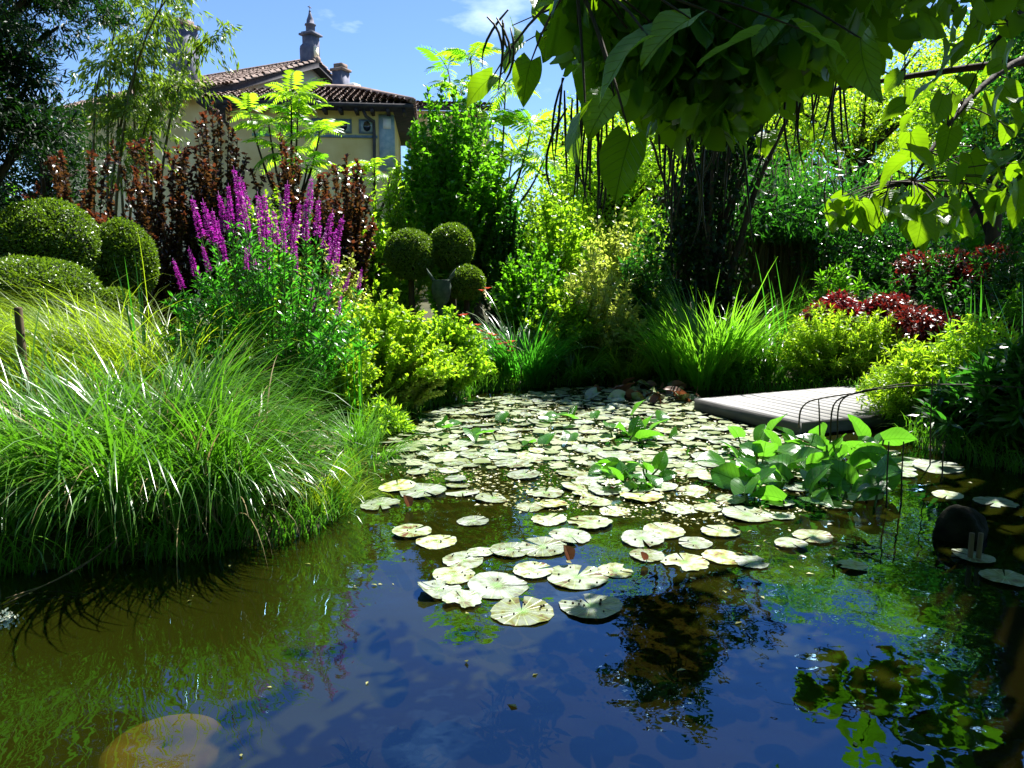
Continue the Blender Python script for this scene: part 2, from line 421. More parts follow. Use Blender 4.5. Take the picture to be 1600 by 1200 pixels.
def pad_material():
    m, nt, out = newmat('lily_pad_surface')
    N, L = nt.nodes, nt.links
    tc = N.new("ShaderNodeTexCoord"); sp = N.new("ShaderNodeSeparateXYZ")
    L.new(tc.outputs["Object"], sp.inputs[0])
    an = N.new("ShaderNodeMath"); an.operation = 'ARCTAN2'
    L.new(sp.outputs["Y"], an.inputs[0]); L.new(sp.outputs["X"], an.inputs[1])
    ml = N.new("ShaderNodeMath"); ml.operation = 'MULTIPLY'; ml.inputs[1].default_value = 17
    L.new(an.outputs[0], ml.inputs[0])
    si = N.new("ShaderNodeMath"); si.operation = 'COSINE'
    L.new(ml.outputs[0], si.inputs[0])
    pw = N.new("ShaderNodeMapRange"); pw.inputs[1].default_value = .8; pw.inputs[2].default_value = 1.0
    L.new(si.outputs[0], pw.inputs[0])
    oi = N.new("ShaderNodeObjectInfo")
    no = N.new("ShaderNodeTexNoise"); no.noise_dimensions = '4D'; no.inputs["Scale"].default_value = 2.2; no.inputs["Detail"].default_value = 5
    sc = N.new("ShaderNodeMath"); sc.operation = 'MULTIPLY'; sc.inputs[1].default_value = 40
    L.new(oi.outputs["Random"], sc.inputs[0]); L.new(sc.outputs[0], no.inputs["W"]); L.new(tc.outputs["Object"], no.inputs["Vector"])
    cr = N.new("ShaderNodeValToRGB")
    e = cr.color_ramp.elements
    e[0].position, e[0].color = .33, (.16, .075, .03, 1)
    e[1].position, e[1].color = .43, (.27, .34, .13, 1)
    x = e.new(.52); x.color = (.42, .50, .36, 1)
    x = e.new(.72); x.color = (.54, .58, .53, 1)
    L.new(no.outputs["Fac"], cr.inputs[0])
    hs = N.new("ShaderNodeHueSaturation")
    hv = N.new("ShaderNodeMapRange"); hv.inputs[3].default_value = .72; hv.inputs[4].default_value = 1.12
    L.new(oi.outputs["Random"], hv.inputs[0]); hv.inputs[3].default_value = .30; hv.inputs[4].default_value = .72
    rr_ = N.new("ShaderNodeMath"); rr_.operation = 'FRACT'; r2_ = N.new("ShaderNodeMath"); r2_.operation = 'MULTIPLY'; r2_.inputs[1].default_value = 17.3
    L.new(oi.outputs["Random"], r2_.inputs[0]); L.new(r2_.outputs[0], rr_.inputs[0])
    hh_ = N.new("ShaderNodeMapRange"); hh_.inputs[3].default_value = .455; hh_.inputs[4].default_value = .53; L.new(rr_.outputs[0], hh_.inputs[0]); L.new(hh_.outputs[0], hs.inputs["Hue"])
    hsat = N.new("ShaderNodeMapRange"); hsat.inputs[3].default_value = 1.5; hsat.inputs[4].default_value = .55; L.new(rr_.outputs[0], hsat.inputs[0]); L.new(hsat.outputs[0], hs.inputs["Saturation"])
    ln = N.new("ShaderNodeVectorMath"); ln.operation = 'LENGTH'; L.new(tc.outputs["Object"], ln.inputs[0])
    gc_ = N.new("ShaderNodeMapRange"); gc_.inputs[1].default_value = .06; gc_.inputs[2].default_value = .30; gc_.inputs[3].default_value = .75; gc_.inputs[4].default_value = 0
    L.new(ln.outputs["Value"], gc_.inputs[0])
    L.new(hv.outputs[0], hs.inputs["Value"]); L.new(cr.outputs[0], hs.inputs["Color"])
    vx = N.new("ShaderNodeMixRGB"); vx.inputs[2].default_value = (.30, .38, .16, 1)
    vf = N.new("ShaderNodeMath"); vf.operation = 'MULTIPLY'; vf.inputs[1].default_value = .55
    L.new(pw.outputs[0], vf.inputs[0]); L.new(vf.outputs[0], vx.inputs[0]); L.new(hs.outputs[0], vx.inputs[1])
    gx_ = N.new("ShaderNodeMixRGB"); gx_.inputs[2].default_value = (.10, .24, .03, 1)
    L.new(gc_.outputs[0], gx_.inputs[0]); L.new(vx.outputs[0], gx_.inputs[1])
    pr = N.new("ShaderNodeBsdfPrincipled")
    L.new(gx_.outputs[0], pr.inputs["Base Color"])
    pr.inputs["Roughness"].default_value = .36
    pr.inputs["Specular IOR Level"].default_value = .55
    bp = N.new("ShaderNodeBump"); bp.inputs["Strength"].default_value = .35; bp.inputs["Distance"].default_value = .02
    bm = N.new("ShaderNodeMath"); bm.operation = 'MULTIPLY_ADD'; bm.inputs[1].default_value = -.4
    L.new(pw.outputs[0], bm.inputs[0]); L.new(no.outputs["Fac"], bm.inputs[2])
    L.new(bm.outputs[0], bp.inputs["Height"]); L.new(bp.outputs[0], pr.inputs["Normal"])
    L.new(pr.outputs[0], out.inputs[0])
    return m

M['water'] = water_material()
M['pad'] = pad_material()
M['bed'] = solidmat('olive_pond_mud', (.012, .012, .002), (.025, .022, .004), .95, 2.2, .5, dist=.03)
M['soil'] = solidmat('dark_soil', (.018, .016, .007), (.05, .05, .015), .95, 5, .8, dist=.03)
M['arum'] = leafmat('pond_plant_leaf', (.02, .13, .012), (.07, .22, .02), (.16, .50, .02), .45, .26, .6, 3.0, True)
M['smallpad'] = leafmat('small_pad', (.22, .28, .09), (.50, .54, .36), (.2, .3, .05), .12, .34, .6)
M['weed'] = leafmat('floating_weed', (.12, .12, .02), (.34, .33, .12), (.2, .2, .03), .2, .4, .6)
M['sprig'] = leafmat('submerged_sprig', (.02, .02, .01), (.06, .05, .02), (.05, .04, .01), .2, .6, .2)

# ------------------------------------------------------------------ ground, pond bed, water
POND = np.array([(-9, .8), (-8, 3.2), (-4.4, 3.45), (-2.7, 3.55), (-1.7, 3.8), (-1.15, 4.25), (-1.2, 5.2), (-1.28, 6.0), (-1.32, 7.1), (-1.1, 8.2), (-.45, 9.5),
                 (.3, 10.0), (.95, 10.25), (1.6, 10.2), (2.3, 9.95), (3.1, 9.5), (4.2, 9.2), (4.6, 8.4), (4.1, 7.4), (3.62, 6.6), (3.75, 6.0), (4.0, 5.4), (4.6, 4.3), (4.8, 2.4), (4.2, .9), (2, .55), (-3, .5)])

def pond_sd(x, y):
    """distance to the waterline, positive on land"""
    p = np.stack([x, y], -1)
    a, b = POND, np.roll(POND, -1, 0)
    d = np.full(x.shape, 1e9)
    ins = np.zeros(x.shape, bool)
    for (ax, ay), (bx, by) in zip(a, b):
        e = np.array((bx - ax, by - ay))
        w = p - np.array((ax, ay))
        t = np.clip((w @ e) / (e @ e), 0, 1)
        d = np.minimum(d, np.linalg.norm(w - t[..., None] * e, axis=-1))
        c = (ay > y) != (by > y)
        xc = ax + (y - ay) / (by - ay if by != ay else 1e-9) * (bx - ax)
        ins ^= c & (x < xc)
    return np.where(ins, -d, d)

def ground_z(x, y):
    x, y = np.asarray(x, float), np.asarray(y, float)
    d = pond_sd(x, y)
    land = .015 + .16 * (1 - np.exp(-np.maximum(d, 0) / .45)) + .022 * np.clip(d, 0, 14) + .03 * np.sin(x * 1.7 + y) * np.clip(d, 0, 1) * np.cos(y * 1.3)
    bed = -.03 - 1.0 * (1 - np.exp(np.minimum(d, 0) / .7)) + .03 * np.sin(x * 2.1) * np.cos(y * 2.7)
    return np.where(d > 0, land, bed)

u = np.linspace(-1, 1, 250)
gx = 3.2 * np.sinh(u * 6.0) / 1.0
gx = np.sign(gx) * np.minimum(np.abs(gx), 650)
gy = 4.5 + 3.2 * np.sinh(u * 6.0)
GX, GY = np.meshgrid(gx, gy, indexing='ij')
GZ = ground_z(GX, GY)
nn = len(u)
gi, gj = np.meshgrid(np.arange(nn - 1), np.arange(nn - 1), indexing='ij')
GF = np.stack([gi * nn + gj, (gi + 1) * nn + gj, (gi + 1) * nn + gj + 1, gi * nn + gj + 1], -1).reshape(-1, 4)
GV = np.stack([GX, GY, GZ], -1).reshape(-1, 3)
face_in = GZ.reshape(-1)[GF].max(1) < 0
ground_me = mesh('ground', GV, GF, [M['soil'], M['bed']], smooth=True)
ground_me.polygons.foreach_set("material_index", face_in.astype(np.int32))
ground = link('ground', ground_me, label='dark planted soil bank sloping down into the shallow pond bed', kind='structure')

wv = np.array([[-11, -.5, 0], [7, -.5, 0], [7, 12, 0], [-11, 12, 0]], float)
water = link('pond_water', mesh('pond_water', wv, np.array([[0, 1, 2, 3]]), M['water']),
             label='still dark pond water reflecting blue sky and foliage', kind='structure')

# ------------------------------------------------------------------ the villa behind the garden
def add_tiles(acc, o, eu, up, poly, tw=.22, tl=.36, rng=RNG):
    """barrel tiles over a sloping roof plane: o eave origin, eu along the eave, up up the slope; poly clips in (s, t)"""
    eu, up = unit(eu), unit(up)
    nrm = unit(np.cross(eu, up))
    if nrm[2] < 0:
        nrm = -nrm
    poly = np.asarray(poly, float)
    s0, t0 = poly.min(0); s1, t1 = poly.max(0)
    s, t = np.meshgrid(np.arange(s0 + tw / 2, s1, tw), np.arange(t0 + tl / 2, t1, tl), indexing='ij')
    s, t = s.ravel(), t.ravel()
    ins = np.zeros(len(s), bool)
    for (ax, ay), (bx, by) in zip(poly, np.roll(poly, -1, 0)):
        c = (ay > t) != (by > t)
        ins ^= c & (s < ax + (t - ay) / (by - ay if by != ay else 1e-9) * (bx - ax))
    s, t = s[ins], t[ins]
    n = len(s)
    a = np.linspace(0, np.pi, 5)
    prof = np.stack([np.cos(a) * tw * .46, np.sin(a) * tw * .42], -1)
    V = []
    jit = rng.normal(0, .012, n); lift = rng.normal(0, .008, n)
    for end, (dt, rs, h) in enumerate(((-tl * .58, 1.08, .05), (tl * .58, .9, .0))):
        p = o + (s + jit)[:, None] * eu + (t + dt)[:, None] * up
        V.append(p[:, None] + prof[None, :, 0:1] * rs * eu + (prof[None, :, 1:2] * rs + h + lift[:, None, None]) * nrm)
    V = np.stack(V, 1).reshape(n, 10, 3)
    q = np.array([[i, i + 1, i + 6, i + 5] for i in range(4)])
    F = (q[None] + (np.arange(n) * 10)[:, None, None]).reshape(-1, 4)
    acc.add(V.reshape(-1, 3), F, np.repeat(rng.random(n), 10))

def quadslab(p, thick, down=(0, 0, -1)):
    p = np.asarray(p, float)
    n = len(p)
    V = np.concatenate([p, p + np.asarray(down) * thick])
    k = np.arange(n)
    return V, [np.stack([k, (k + 1) % n, (k + 1) % n + n, k + n], -1)] + ([np.array([k]), np.array([k[::-1] + n])] if n == 4 else [np.array([k]), np.array([k[::-1] + n])])

Z = np.array((0, 0, 1.0))
villa_o = P(376, 125, 30.0); villa_o[2] = .3
villa = thing('villa', 'ochre villa with tiled roofs and bell turret behind the garden trees', 'house', villa_o)
phi = math.radians(64)
gu = np.array((math.cos(phi), math.sin(phi), 0)); gv = np.array((-math.sin(phi), math.cos(phi), 0))
C0 = P(376, 128, 30.0); ze = C0[2]; C0[2] = 0
GW, GL = 8.2, 11.0
zr = P(480, 97, 33.5)[2]
# tall rear block with its gable towards the garden
acc = Acc()
a0, a1, b1, b0 = C0, C0 + gu * GW, C0 + gu * GW + gv * GL, C0 + gv * GL
acc.add(*quadslab(np.array([a0, a1, b1, b0]) + Z * ze, ze))
acc.part('side_wall', M['wall'], villa)
e = .012
g = np.array([a0 + Z * 4, a1 + Z * 4, a1 + Z * ze, (a0 + a1) / 2 + Z * (zr - .05), a0 + Z * ze]) - gv * e
part('gable_wall', np.concatenate([g, g + gv * .2]), [np.array([[0, 1, 2, 3, 4]]), np.array([[5 + i for i in (4, 3, 2, 1, 0)]]),
     np.array([[i, (i + 1) % 5, (i + 1) % 5 + 5, i + 5] for i in range(5)])[:, ::-1]], M['wallpale'], villa)
rid0 = (a0 + a1) / 2 + Z * zr - gv * .45
rid1 = (b0 + b1) / 2 + Z * zr + gv * .5
sl = (zr - ze) / (GW / 2)
ov = .75
for sgn, c in ((-1, a0), (1, a1)):
    ev0 = c + gu * sgn * ov + Z * (ze - ov * sl) - gv * .45
    ev1 = ev0 + gv * (GL + .95)
    slab = part('roof', *quadslab(np.array([ev0, rid0, rid1, ev1]) if sgn < 0 else np.array([rid0, ev0, ev1, rid1]), .22), M['timber'], villa)
    acc = Acc()
    up = rid0 - ev0
    Ls = np.linalg.norm(up)
    add_tiles(acc, ev0 + Z * .03, gv, up, [(0, 0), (GL + .95, 0), (GL + .95, Ls), (0, Ls)])
    acc.part('roof_tiles', M['tile'], slab, kind='stuff')
acc = Acc(); acc.add(*tube([rid0 + Z * .1, rid1 + Z * .1], .14, 8)); acc.part('ridge_cap', M['tile'], villa)
# round window ring on the gable
gc = (a0 + a1) / 2
rw = gc + gu * .9 + Z * (ze + .05) - gv * .06
th = np.linspace(0, math.pi, 12)
pts = rw + np.outer(np.cos(th) * .55, gu) + np.outer(np.sin(th) * .55, Z)
acc = Acc(); acc.add(*tube(pts, .06, 5)); acc.part('arch_moulding', M['wallpale'], villa)
# bell turret on the gable peak
tb = rid0 + gv * .4
TS = .66
k = 32.0 / FPX      # metres per photo pixel at that distance
acc = Acc(); acc.add(*box(tb + Z * 0.495, gu * 0.255, gv * 0.255, Z * 0.627)); turret = acc.part('turret', M['slate'], villa)
acc = Acc(); acc.add(*box(tb + Z * 0.409 - gv * 0.264, gu * 0.145, gv * 0.017, Z * 0.224)); acc.part('turret_niche', M['wallpale'], turret)
acc = Acc(); acc.add(*lathe(tb - gu * 0.289 + gv * 0.043, [(0.264, -0.198), (0.264, 0.495), (0.240, 0.607), (0.160, 0.700), (0.000, 0.739)], 14)); acc.part('turret_apse', M['slate'], turret)
acc = Acc(); acc.add(*box(tb + Z * 1.148, gu * 0.357, gv * 0.357, Z * 0.040)); acc.add(*box(tb + Z * 1.221, gu * 0.281, gv * 0.281, Z * 0.033)); acc.part('turret_cornice', M['slate'], turret)
acc = Acc(); acc.add(*lathe(tb + Z * 1.254, [(0.200, 0.000), (0.200, 0.277), (0.248, 0.290), (0.248, 0.330), (0.176, 0.343), (0.152, 0.528), (0.080, 0.693), (0.040, 0.858), (0.000, 0.871)], 8)); acc.part('spire', M['slate'], turret)
acc = Acc(); acc.add(*lathe(tb + Z * 2.112, [(0.000, -0.040), (0.048, -0.013), (0.048, 0.026), (0.016, 0.053), (0.016, 0.238), (0.000, 0.244)], 8)); acc.add(*box(tb + Z * 2.284, gu * 0.102, gv * 0.017, Z * 0.015)); acc.part('finial', M['slate'], turret)

def chimney(px, y0, y1, D, w, rot=0.0):
    c = P(px, (y0 + y1) / 2, D); hz = (P(px, y0, D)[2] - P(px, y1, D)[2]) / 2
    ax, ay = np.array((math.cos(rot), math.sin(rot), 0)), np.array((-math.sin(rot), math.cos(rot), 0))
    acc = Acc(); acc.add(*box(c - Z * .6, ax * w, ay * w, Z * (hz + .6))); ch = acc.part('chimney', M['slate'], villa)
    acc = Acc(); acc.add(*box(c + Z * (hz + .045), ax * w * 1.25, ay * w * 1.25, Z * .05)); acc.add(*box(c + Z * (hz + .2), ax * w * .8, ay * w * .8, Z * .1)); acc.part('chimney_cap', M['tile'], ch)
chimney(533, 112, 150, 33, .26, phi)
chimney(286, 44, 130, 34.5, .47, phi)
acc = Acc(); acc.add(*box(P(552, 138, 32.5), gu * .25, gv * .2, Z * .16)); acc.part('roof_hatch', M['whitepaint'], villa)

# lower front block with a hipped roof
D2 = 26.5
rot = math.radians(6)
fu = np.array((math.cos(rot), math.sin(rot), 0)); fv = np.array((-math.sin(rot), math.cos(rot), 0))
F1 = P(617, 300, D2); F1[2] = 0
F0 = F1 - fu * 5.6
ze2 = P(617, 172, D2)[2]
zr2 = P(560, 138, D2 + 2.4)[2]
BD = 6.0
acc = Acc(); acc.add(*quadslab(np.array([F0, F1, F1 + fv * BD, F0 + fv * BD]) + Z * ze2, ze2)); acc.part('front_wall', M['wall'], villa)
ov = .72
E0, E1 = F0 - fu * ov - fv * ov, F1 + fu * ov - fv * ov
E2, E3 = F1 + fu * ov + fv * (BD + ov), F0 - fu * ov + fv * (BD + ov)
zE = ze2 + .06
mid = BD / 2
R0, R1 = F0 + fu * 1.6 + fv * mid, F1 - fu * 1.6 + fv * mid
El = [p + Z * zE for p in (E0, E1, E2, E3)]
Rl = [p + Z * zr2 for p in (R0, R1)]
hv = np.array(El + Rl)
roof2 = part('roof', np.concatenate([hv, hv - Z * .12]), [np.array([[0, 1, 5, 4], [2, 3, 4, 5], [9, 8, 7, 6]]), np.array([[1, 2, 5], [3, 0, 4]]),
             np.array([[0, 6, 7, 1], [1, 7, 8, 2], [2, 8, 9, 3], [3, 9, 6, 0]])], M['timber'], villa)
acc = Acc()
def plane_tiles(p0, p1, tops):
    eu = unit(p1 - p0)
    tt = np.array(tops[0]) - p0
    up = unit(tt - eu * (tt @ eu))
    poly = [(0, 0), (np.linalg.norm(p1 - p0), 0)] + [((q - p0) @ eu, (q - p0) @ up) for q in tops]
    add_tiles(acc, p0 + Z * .02, eu, up, poly)
plane_tiles(El[0], El[1], [Rl[1], Rl[0]])
plane_tiles(El[1], El[2], [Rl[1]])
plane_tiles(El[3], El[0], [Rl[0]])
acc.part('roof_tiles', M['tile'], roof2, kind='stuff')
acc = Acc(); acc.add(*tube([El[1] + Z * .1, Rl[1] + Z * .12], .11, 6)); acc.add(*tube([Rl[0] + Z * .12, Rl[1] + Z * .12], .11, 6)); acc.part('ridge_cap', M['tile'], roof2)
for i in range(13):
    c = E0 + fu * (.35 + i * .53) + fv * .42 + Z * (zE - .2)
    part('rafter', *box(c, fu * .055, fv * .34, Z * .07), M['timber'], roof2)
def panel_on_front(name, x0, y0, x1, y1, mat, proud, parent, ring=None):
    p0, p1 = P(x0, y1, D2), P(x1, y0, D2)
    s0, s1 = (p0 - F1) @ fu, (p1 - F1) @ fu
    c = F1 + fu * (s0 + s1) / 2 + Z * (p0[2] + p1[2]) / 2
    return part(name, *box(c - fv * proud / 2, fu * abs(s1 - s0) / 2, fv * proud / 2, Z * (p1[2] - p0[2]) / 2), mat, parent)
for x0 in (490, 526, 562):
    w = panel_on_front('window', x0, 188, x0 + 24, 210, M['panelline'], .05, villa)
    panel_on_front('surround', x0 + 3, 191, x0 + 21, 207, M['bluepanel'], .07, w)
    c = P(x0 + 12, 199, D2); c = F1 + fu * ((c - F1) @ fu) + Z * c[2] - fv * .06
    th = np.linspace(0, 2 * math.pi, 15)[:-1]
    acc = Acc(); pts = c + np.outer(np.cos(th) * .13, fu) + np.outer(np.sin(th) * .17, Z)
    acc.add(np.concatenate([pts - fv * .03, pts]), [np.array([np.arange(14)]), np.array([[i, (i + 1) % 14, (i + 1) % 14 + 14, i + 14] for i in range(14)])])
    acc.part('pane', M['glass'], w)
panel_on_front('string_course', 400, 213, 590, 217, M['panelline'], .06, villa)
panel_on_front('corner_panel', 594, 180, 616, 268, M['bluepanel'], .04, villa)
panel_on_front('corner_panel', 599, 186, 611, 202, M['whitepaint'], .06, villa)
pp = [P(567, 171, D2 - .55), P(572, 182, D2 - .5), P(584, 190, D2 - .15), P(585, 215, D2 - .12), P(585, 330, D2 - .12)]
acc = Acc(); acc.add(*tube(pp, .06, 6)); acc.part('downpipe', M['pipe'], villa)
# far wing at the right
acc = Acc()
w0 = P(640, 172, 33); w1 = P(760, 175, 35)
w0b, w1b = w0 + np.array((0, 5, 0)), w1 + np.array((0, 5, 0))
acc.add(*quadslab(np.array([w0, w1, w1b, w0b]), w0[2] - .2)); acc.part('wing_wall', M['wall'], villa)
q0, q1 = w0 + np.array((-.6, -.7, .02)), w1 + np.array((.6, -.7, .02))
slab = part('roof', *quadslab(np.array([q0, q1, q1 + np.array((0, 3, .75)), q0 + np.array((0, 3, .75))]), .15), M['timber'], villa)
acc = Acc(); add_tiles(acc, q0 + Z * .03, q1 - q0, np.array((0, 3, .75)), [(0, 0), (np.linalg.norm(q1 - q0), 0), (np.linalg.norm(q1 - q0), 3.1), (0, 3.1)]); acc.part('roof_tiles', M['tile'], slab, kind='stuff')

# ------------------------------------------------------------------ plant builders
def base_on_ground(px, D, sink=.03):
    p = P(px, 500, D)
    return np.array((p[0], D, float(ground_z(np.array(p[0]), np.array(D))) - sink))

def make_shoots(rng, base, n, rx, ry, h, nl, t0=.35, flat=.55, low=.0, jitter=.08):
    """leaf positions and tangents along n stems that fan out from base into a dome"""
    ph = rng.uniform(0, 2 * np.pi, n); r = np.sqrt(rng.random(n))
    tip = np.stack([rx * r * np.cos(ph), ry * r * np.sin(ph), h * (low + (1 - low) * (1 - flat * r ** 2)) * rng.uniform(1 - jitter * 2, 1 + jitter, n)], -1)
    root = np.stack([.18 * rx * np.cos(ph) * r, .18 * ry * np.sin(ph) * r, np.zeros(n)], -1)
    ctl = tip * np.array((.45, .45, .7))
    t = rng.uniform(t0, 1, (n, nl)) ** .85
    t = np.sort(t, 1)[..., None]
    pos = (1 - t) ** 2 * root[:, None] + 2 * t * (1 - t) * ctl[:, None] + t ** 2 * tip[:, None]
    tan = 2 * (1 - t) * (ctl - root)[:, None] + 2 * t * (tip - ctl)[:, None]
    return pos.reshape(-1, 3) + base, unit(tan.reshape(-1, 3)), (root + base, ctl + base, tip + base)

def stems_mesh(acc, trio, rng, r=.008, every=1, n=5):
    root, ctl, tip = trio
    for a, b, c in list(zip(root, ctl, tip))[::every]:
        acc.add(*tube(bez(a, b, c, n), np.linspace(r, r * .35, n), 3, cap=False))

def shrub(name, label, cat, base, rx, ry, h, nshoot, nl, leaf, size, mat, seed, t0=.3, flat=.55, group=None, stem=None, spread=.8, stem_r=.008, tipmat=None, tipcut=.86, jitter=.08, upn=.5, low=0.0):
    rng = np.random.default_rng(seed)
    o = thing(name, label, cat, base, group)
    pos, tan, trio = make_shoots(rng, base, nshoot, rx, ry, h, nl, t0, flat, low, jitter)
    acc = Acc(); stems_mesh(acc, trio, rng, stem_r, max(1, nshoot // 90)); acc.part('stem', stem or M['stem'], o)
    d = tan * .55 + rdir(len(pos), rng) * spread
    nr = rdir(len(pos), rng) * (1 - upn) + np.array((0, 0, upn))
    sz = size * rng.uniform(.6, 1.25, len(pos))
    if tipmat is not None:
        tipsel = (np.arange(len(pos)) % nl) >= nl * tipcut
        V, F, T = scatter(leaf, pos[tipsel], d[tipsel], nr[tipsel], sz[tipsel], rng.random(tipsel.sum()))
        part('young_leaves', V, F, tipmat, o, T, kind='stuff')
        pos, d, nr, sz = pos[~tipsel], d[~tipsel], nr[~tipsel], sz[~tipsel]
    V, F, T = scatter(leaf, pos, d, nr, sz, rng.random(len(pos)))
    part('foliage', V, F, mat, o, T, kind='stuff')
    return o

def tree(name, label, base, h, cc, cr, nblob, nleaf, leaf, size, mat, seed, trunk_r=.14, group=None, blob=(.22, .40), droop=.0, cat='tree', bark=None, upn=.45, shell=.45):
    """tapered trunk, limbs to every clump, and a crown of leaf clumps"""
    rng = np.random.default_rng(seed)
    base, cc, cr = (np.asarray(v, float) for v in (base, cc, cr))
    o = thing(name, label, cat, base, group)
    dirs = rdir(nblob, rng); rad = rng.random(nblob) ** .45
    bc = cc + dirs * rad[:, None] * cr * .78
    br = rng.uniform(blob[0], blob[1], nblob)[:, None] * cr.mean() * np.array((1.15, 1.15, .75))
    top = cc + np.array((0, 0, cr[2] * .35))
    ax = bez(base, (base + top) / 2 + np.array((rng.normal(0, .25), rng.normal(0, .25), 0)), top, 9)
    acc = Acc(); acc.add(*tube(ax, np.linspace(trunk_r, trunk_r * .25, 9) * np.r_[1.35, np.ones(8)], 9)); acc.part('trunk', bark or M['bark'], o, smooth=True)
    acc = Acc()
    for b in bc:
        t = np.clip((b[2] - base[2]) / (top[2] - base[2]) - .28, .22, .93)
        i = t * 8; p = ax[int(i)] + (ax[min(int(i) + 1, 8)] - ax[int(i)]) * (i % 1)
        m = (p + b) / 2 + np.array((0, 0, .12 * np.linalg.norm(b - p)))
        acc.add(*tube(bez(p, m, b, 6), np.linspace(trunk_r * .36, trunk_r * .08, 6), 5, cap=False))
    acc.part('branches', bark or M['bark'], o, smooth=True)
    w = br.prod(1) ** (2 / 3); w /= w.sum()
    which = rng.choice(nblob, nleaf, p=w)
    q = rdir(nleaf, rng); rr = shell + (1 - shell) * rng.random(nleaf) ** .7
    pos = bc[which] + q * rr[:, None] * br[which] * (1 + rng.normal(0, .12, nleaf))[:, None]
    d = q * .6 + rdir(nleaf, rng) * .7 + np.array((0, 0, -droop))
    nr = rdir(nleaf, rng) * (1 - upn) + np.array((0, 0, upn))
    V, F, T = scatter(leaf, pos, d, nr, size * rng.uniform(.6, 1.3, nleaf), rng.random(nleaf))
    part('crown', V, F, mat, o, T, kind='stuff')
    return o

# ------------------------------------------------------------------ trees and tall plants, back to front
rng = np.random.default_rng(5)
n = 80000
pxs = rng.uniform(-500, 2100, n); Ds = rng.uniform(36, 48, n)
top = 4.0 + 2.2 * np.sin(pxs * .013) + 1.4 * np.sin(pxs * .047 + 1) + .7 * np.sin(pxs * .11) + np.where(pxs > 850, 4.0, 0)
pos = np.stack([(pxs - 800) / FPX * Ds, Ds, top * rng.random(n) ** 1.1], -1)
V, F, T = scatter(LEAF4, pos, rdir(n, rng), rdir(n, rng) + Z * .5, rng.uniform(.4, 1.1, n), rng.random(n))
link('distant_woods', mesh('distant_woods', V, F, M['green'], T), label='distant woods beyond the garden seen as one green mass', kind='stuff')
FAR = 'trees closing off the garden behind the pond'
def far_tree(px, D, ytop, ybot, wpx, n, mat, seed, label, size=.10, leaf=LEAF4, nb=26, name='leafy_tree', **kw):
    b = base_on_ground(px, D)
    zt, zb = P(px, ytop, D)[2], P(px, ybot, D)[2]
    cc = np.array((b[0], D, (zt + zb) / 2)); r = wpx / 2 / FPX * D
    return tree(name, label, b, zt, cc, (r, r * .85, (zt - zb) / 2), nb, n, leaf, size, M[mat], seed, trunk_r=.06 + .008 * D, group=FAR, **kw)
far_tree(1340, 16.5, 20, 330, 380, 17000, 'yellow', 11, 'sunlit yellow-green tree seen through the gap right of the dark stems', .085)
far_tree(1530, 13.5, -40, 330, 300, 14960, 'lime', 12, 'bright green tree at the right edge behind the dark branch', .09)
far_tree(1190, 20, 0, 300, 300, 12240, 'green', 13, 'tall green tree rising behind the dark stem bundle', .11)
far_tree(960, 16, 150, 450, 260, 16320, 'lime', 14, 'light green tree left of the dark stem bundle', .085)
far_tree(880, 20, 120, 420, 260, 10880, 'yellow', 15, 'yellowish tree farthest back in the middle of the garden', .11)
far_tree(1480, 25, 20, 330, 460, 13600, 'lime', 16, 'large green tree closing the far right background', .13)
far_tree(1020, 24, 20, 330, 360, 10880, 'lime', 17, 'pale tree far behind the hanging catalpa leaves', .13)
far_tree(745, 17, 215, 470, 160, 8160, 'green', 18, 'green tree behind the flowering bush beside the villa corner', .10)
far_tree(90, 16, 150, 420, 260, 9520, 'dark', 19, 'dark tree behind the purple shrubs below the bamboo', .10)
far_tree(-40, 19, 60, 420, 260, 6120, 'dark', 20, 'dark tree filling the gap at the left edge', .12)
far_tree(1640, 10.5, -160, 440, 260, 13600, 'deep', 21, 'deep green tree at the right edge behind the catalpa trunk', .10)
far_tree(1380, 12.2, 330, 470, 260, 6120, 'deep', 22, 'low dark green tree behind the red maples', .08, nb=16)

far_tree(1240, 15, 310, 470, 330, 10200, 'dark', 23, 'dark evergreen behind the bamboo stand', .11, nb=30)

# unseen trees added behind the viewpoint to block sky fill and deepen shade
rng = np.random.default_rng(900)
acc = Acc()
for (x, y, h, rr) in ((-9, -3.5, 9, 3.2), (-4.5, -6, 10, 3.4), (.5, -5.5, 9.5, 3.3), (5.5, -5, 10, 3.4), (10, -1.5, 9, 3.2), (-11, 2, 8.5, 2.8), (0, -8, 12, 4), (-8, -7, 11, 4), (8, -7, 12, 4)):
    n = 6000
    pos = np.array((x, y, h * .52)) + rdir(n, rng) * rng.random((n, 1)) ** .5 * np.array((rr, rr, h * .5))
    acc.add(*scatter(OVAL, pos, rdir(n, rng), rdir(n, rng) + Z * .5, rng.uniform(.25, .5, n), rng.random(n)))
    acc.add(*tube([(x, y, 0), (x + .2, y, h * .4), (x, y, h * .8)], (.25, .2, .08), 8), .3)
V, F, T = acc.out()
link('sky_blocker_trees', mesh('sky_blocker_trees', V, F, M['green'], T), label='unseen trees added behind the viewpoint to block sky light', kind='stuff')

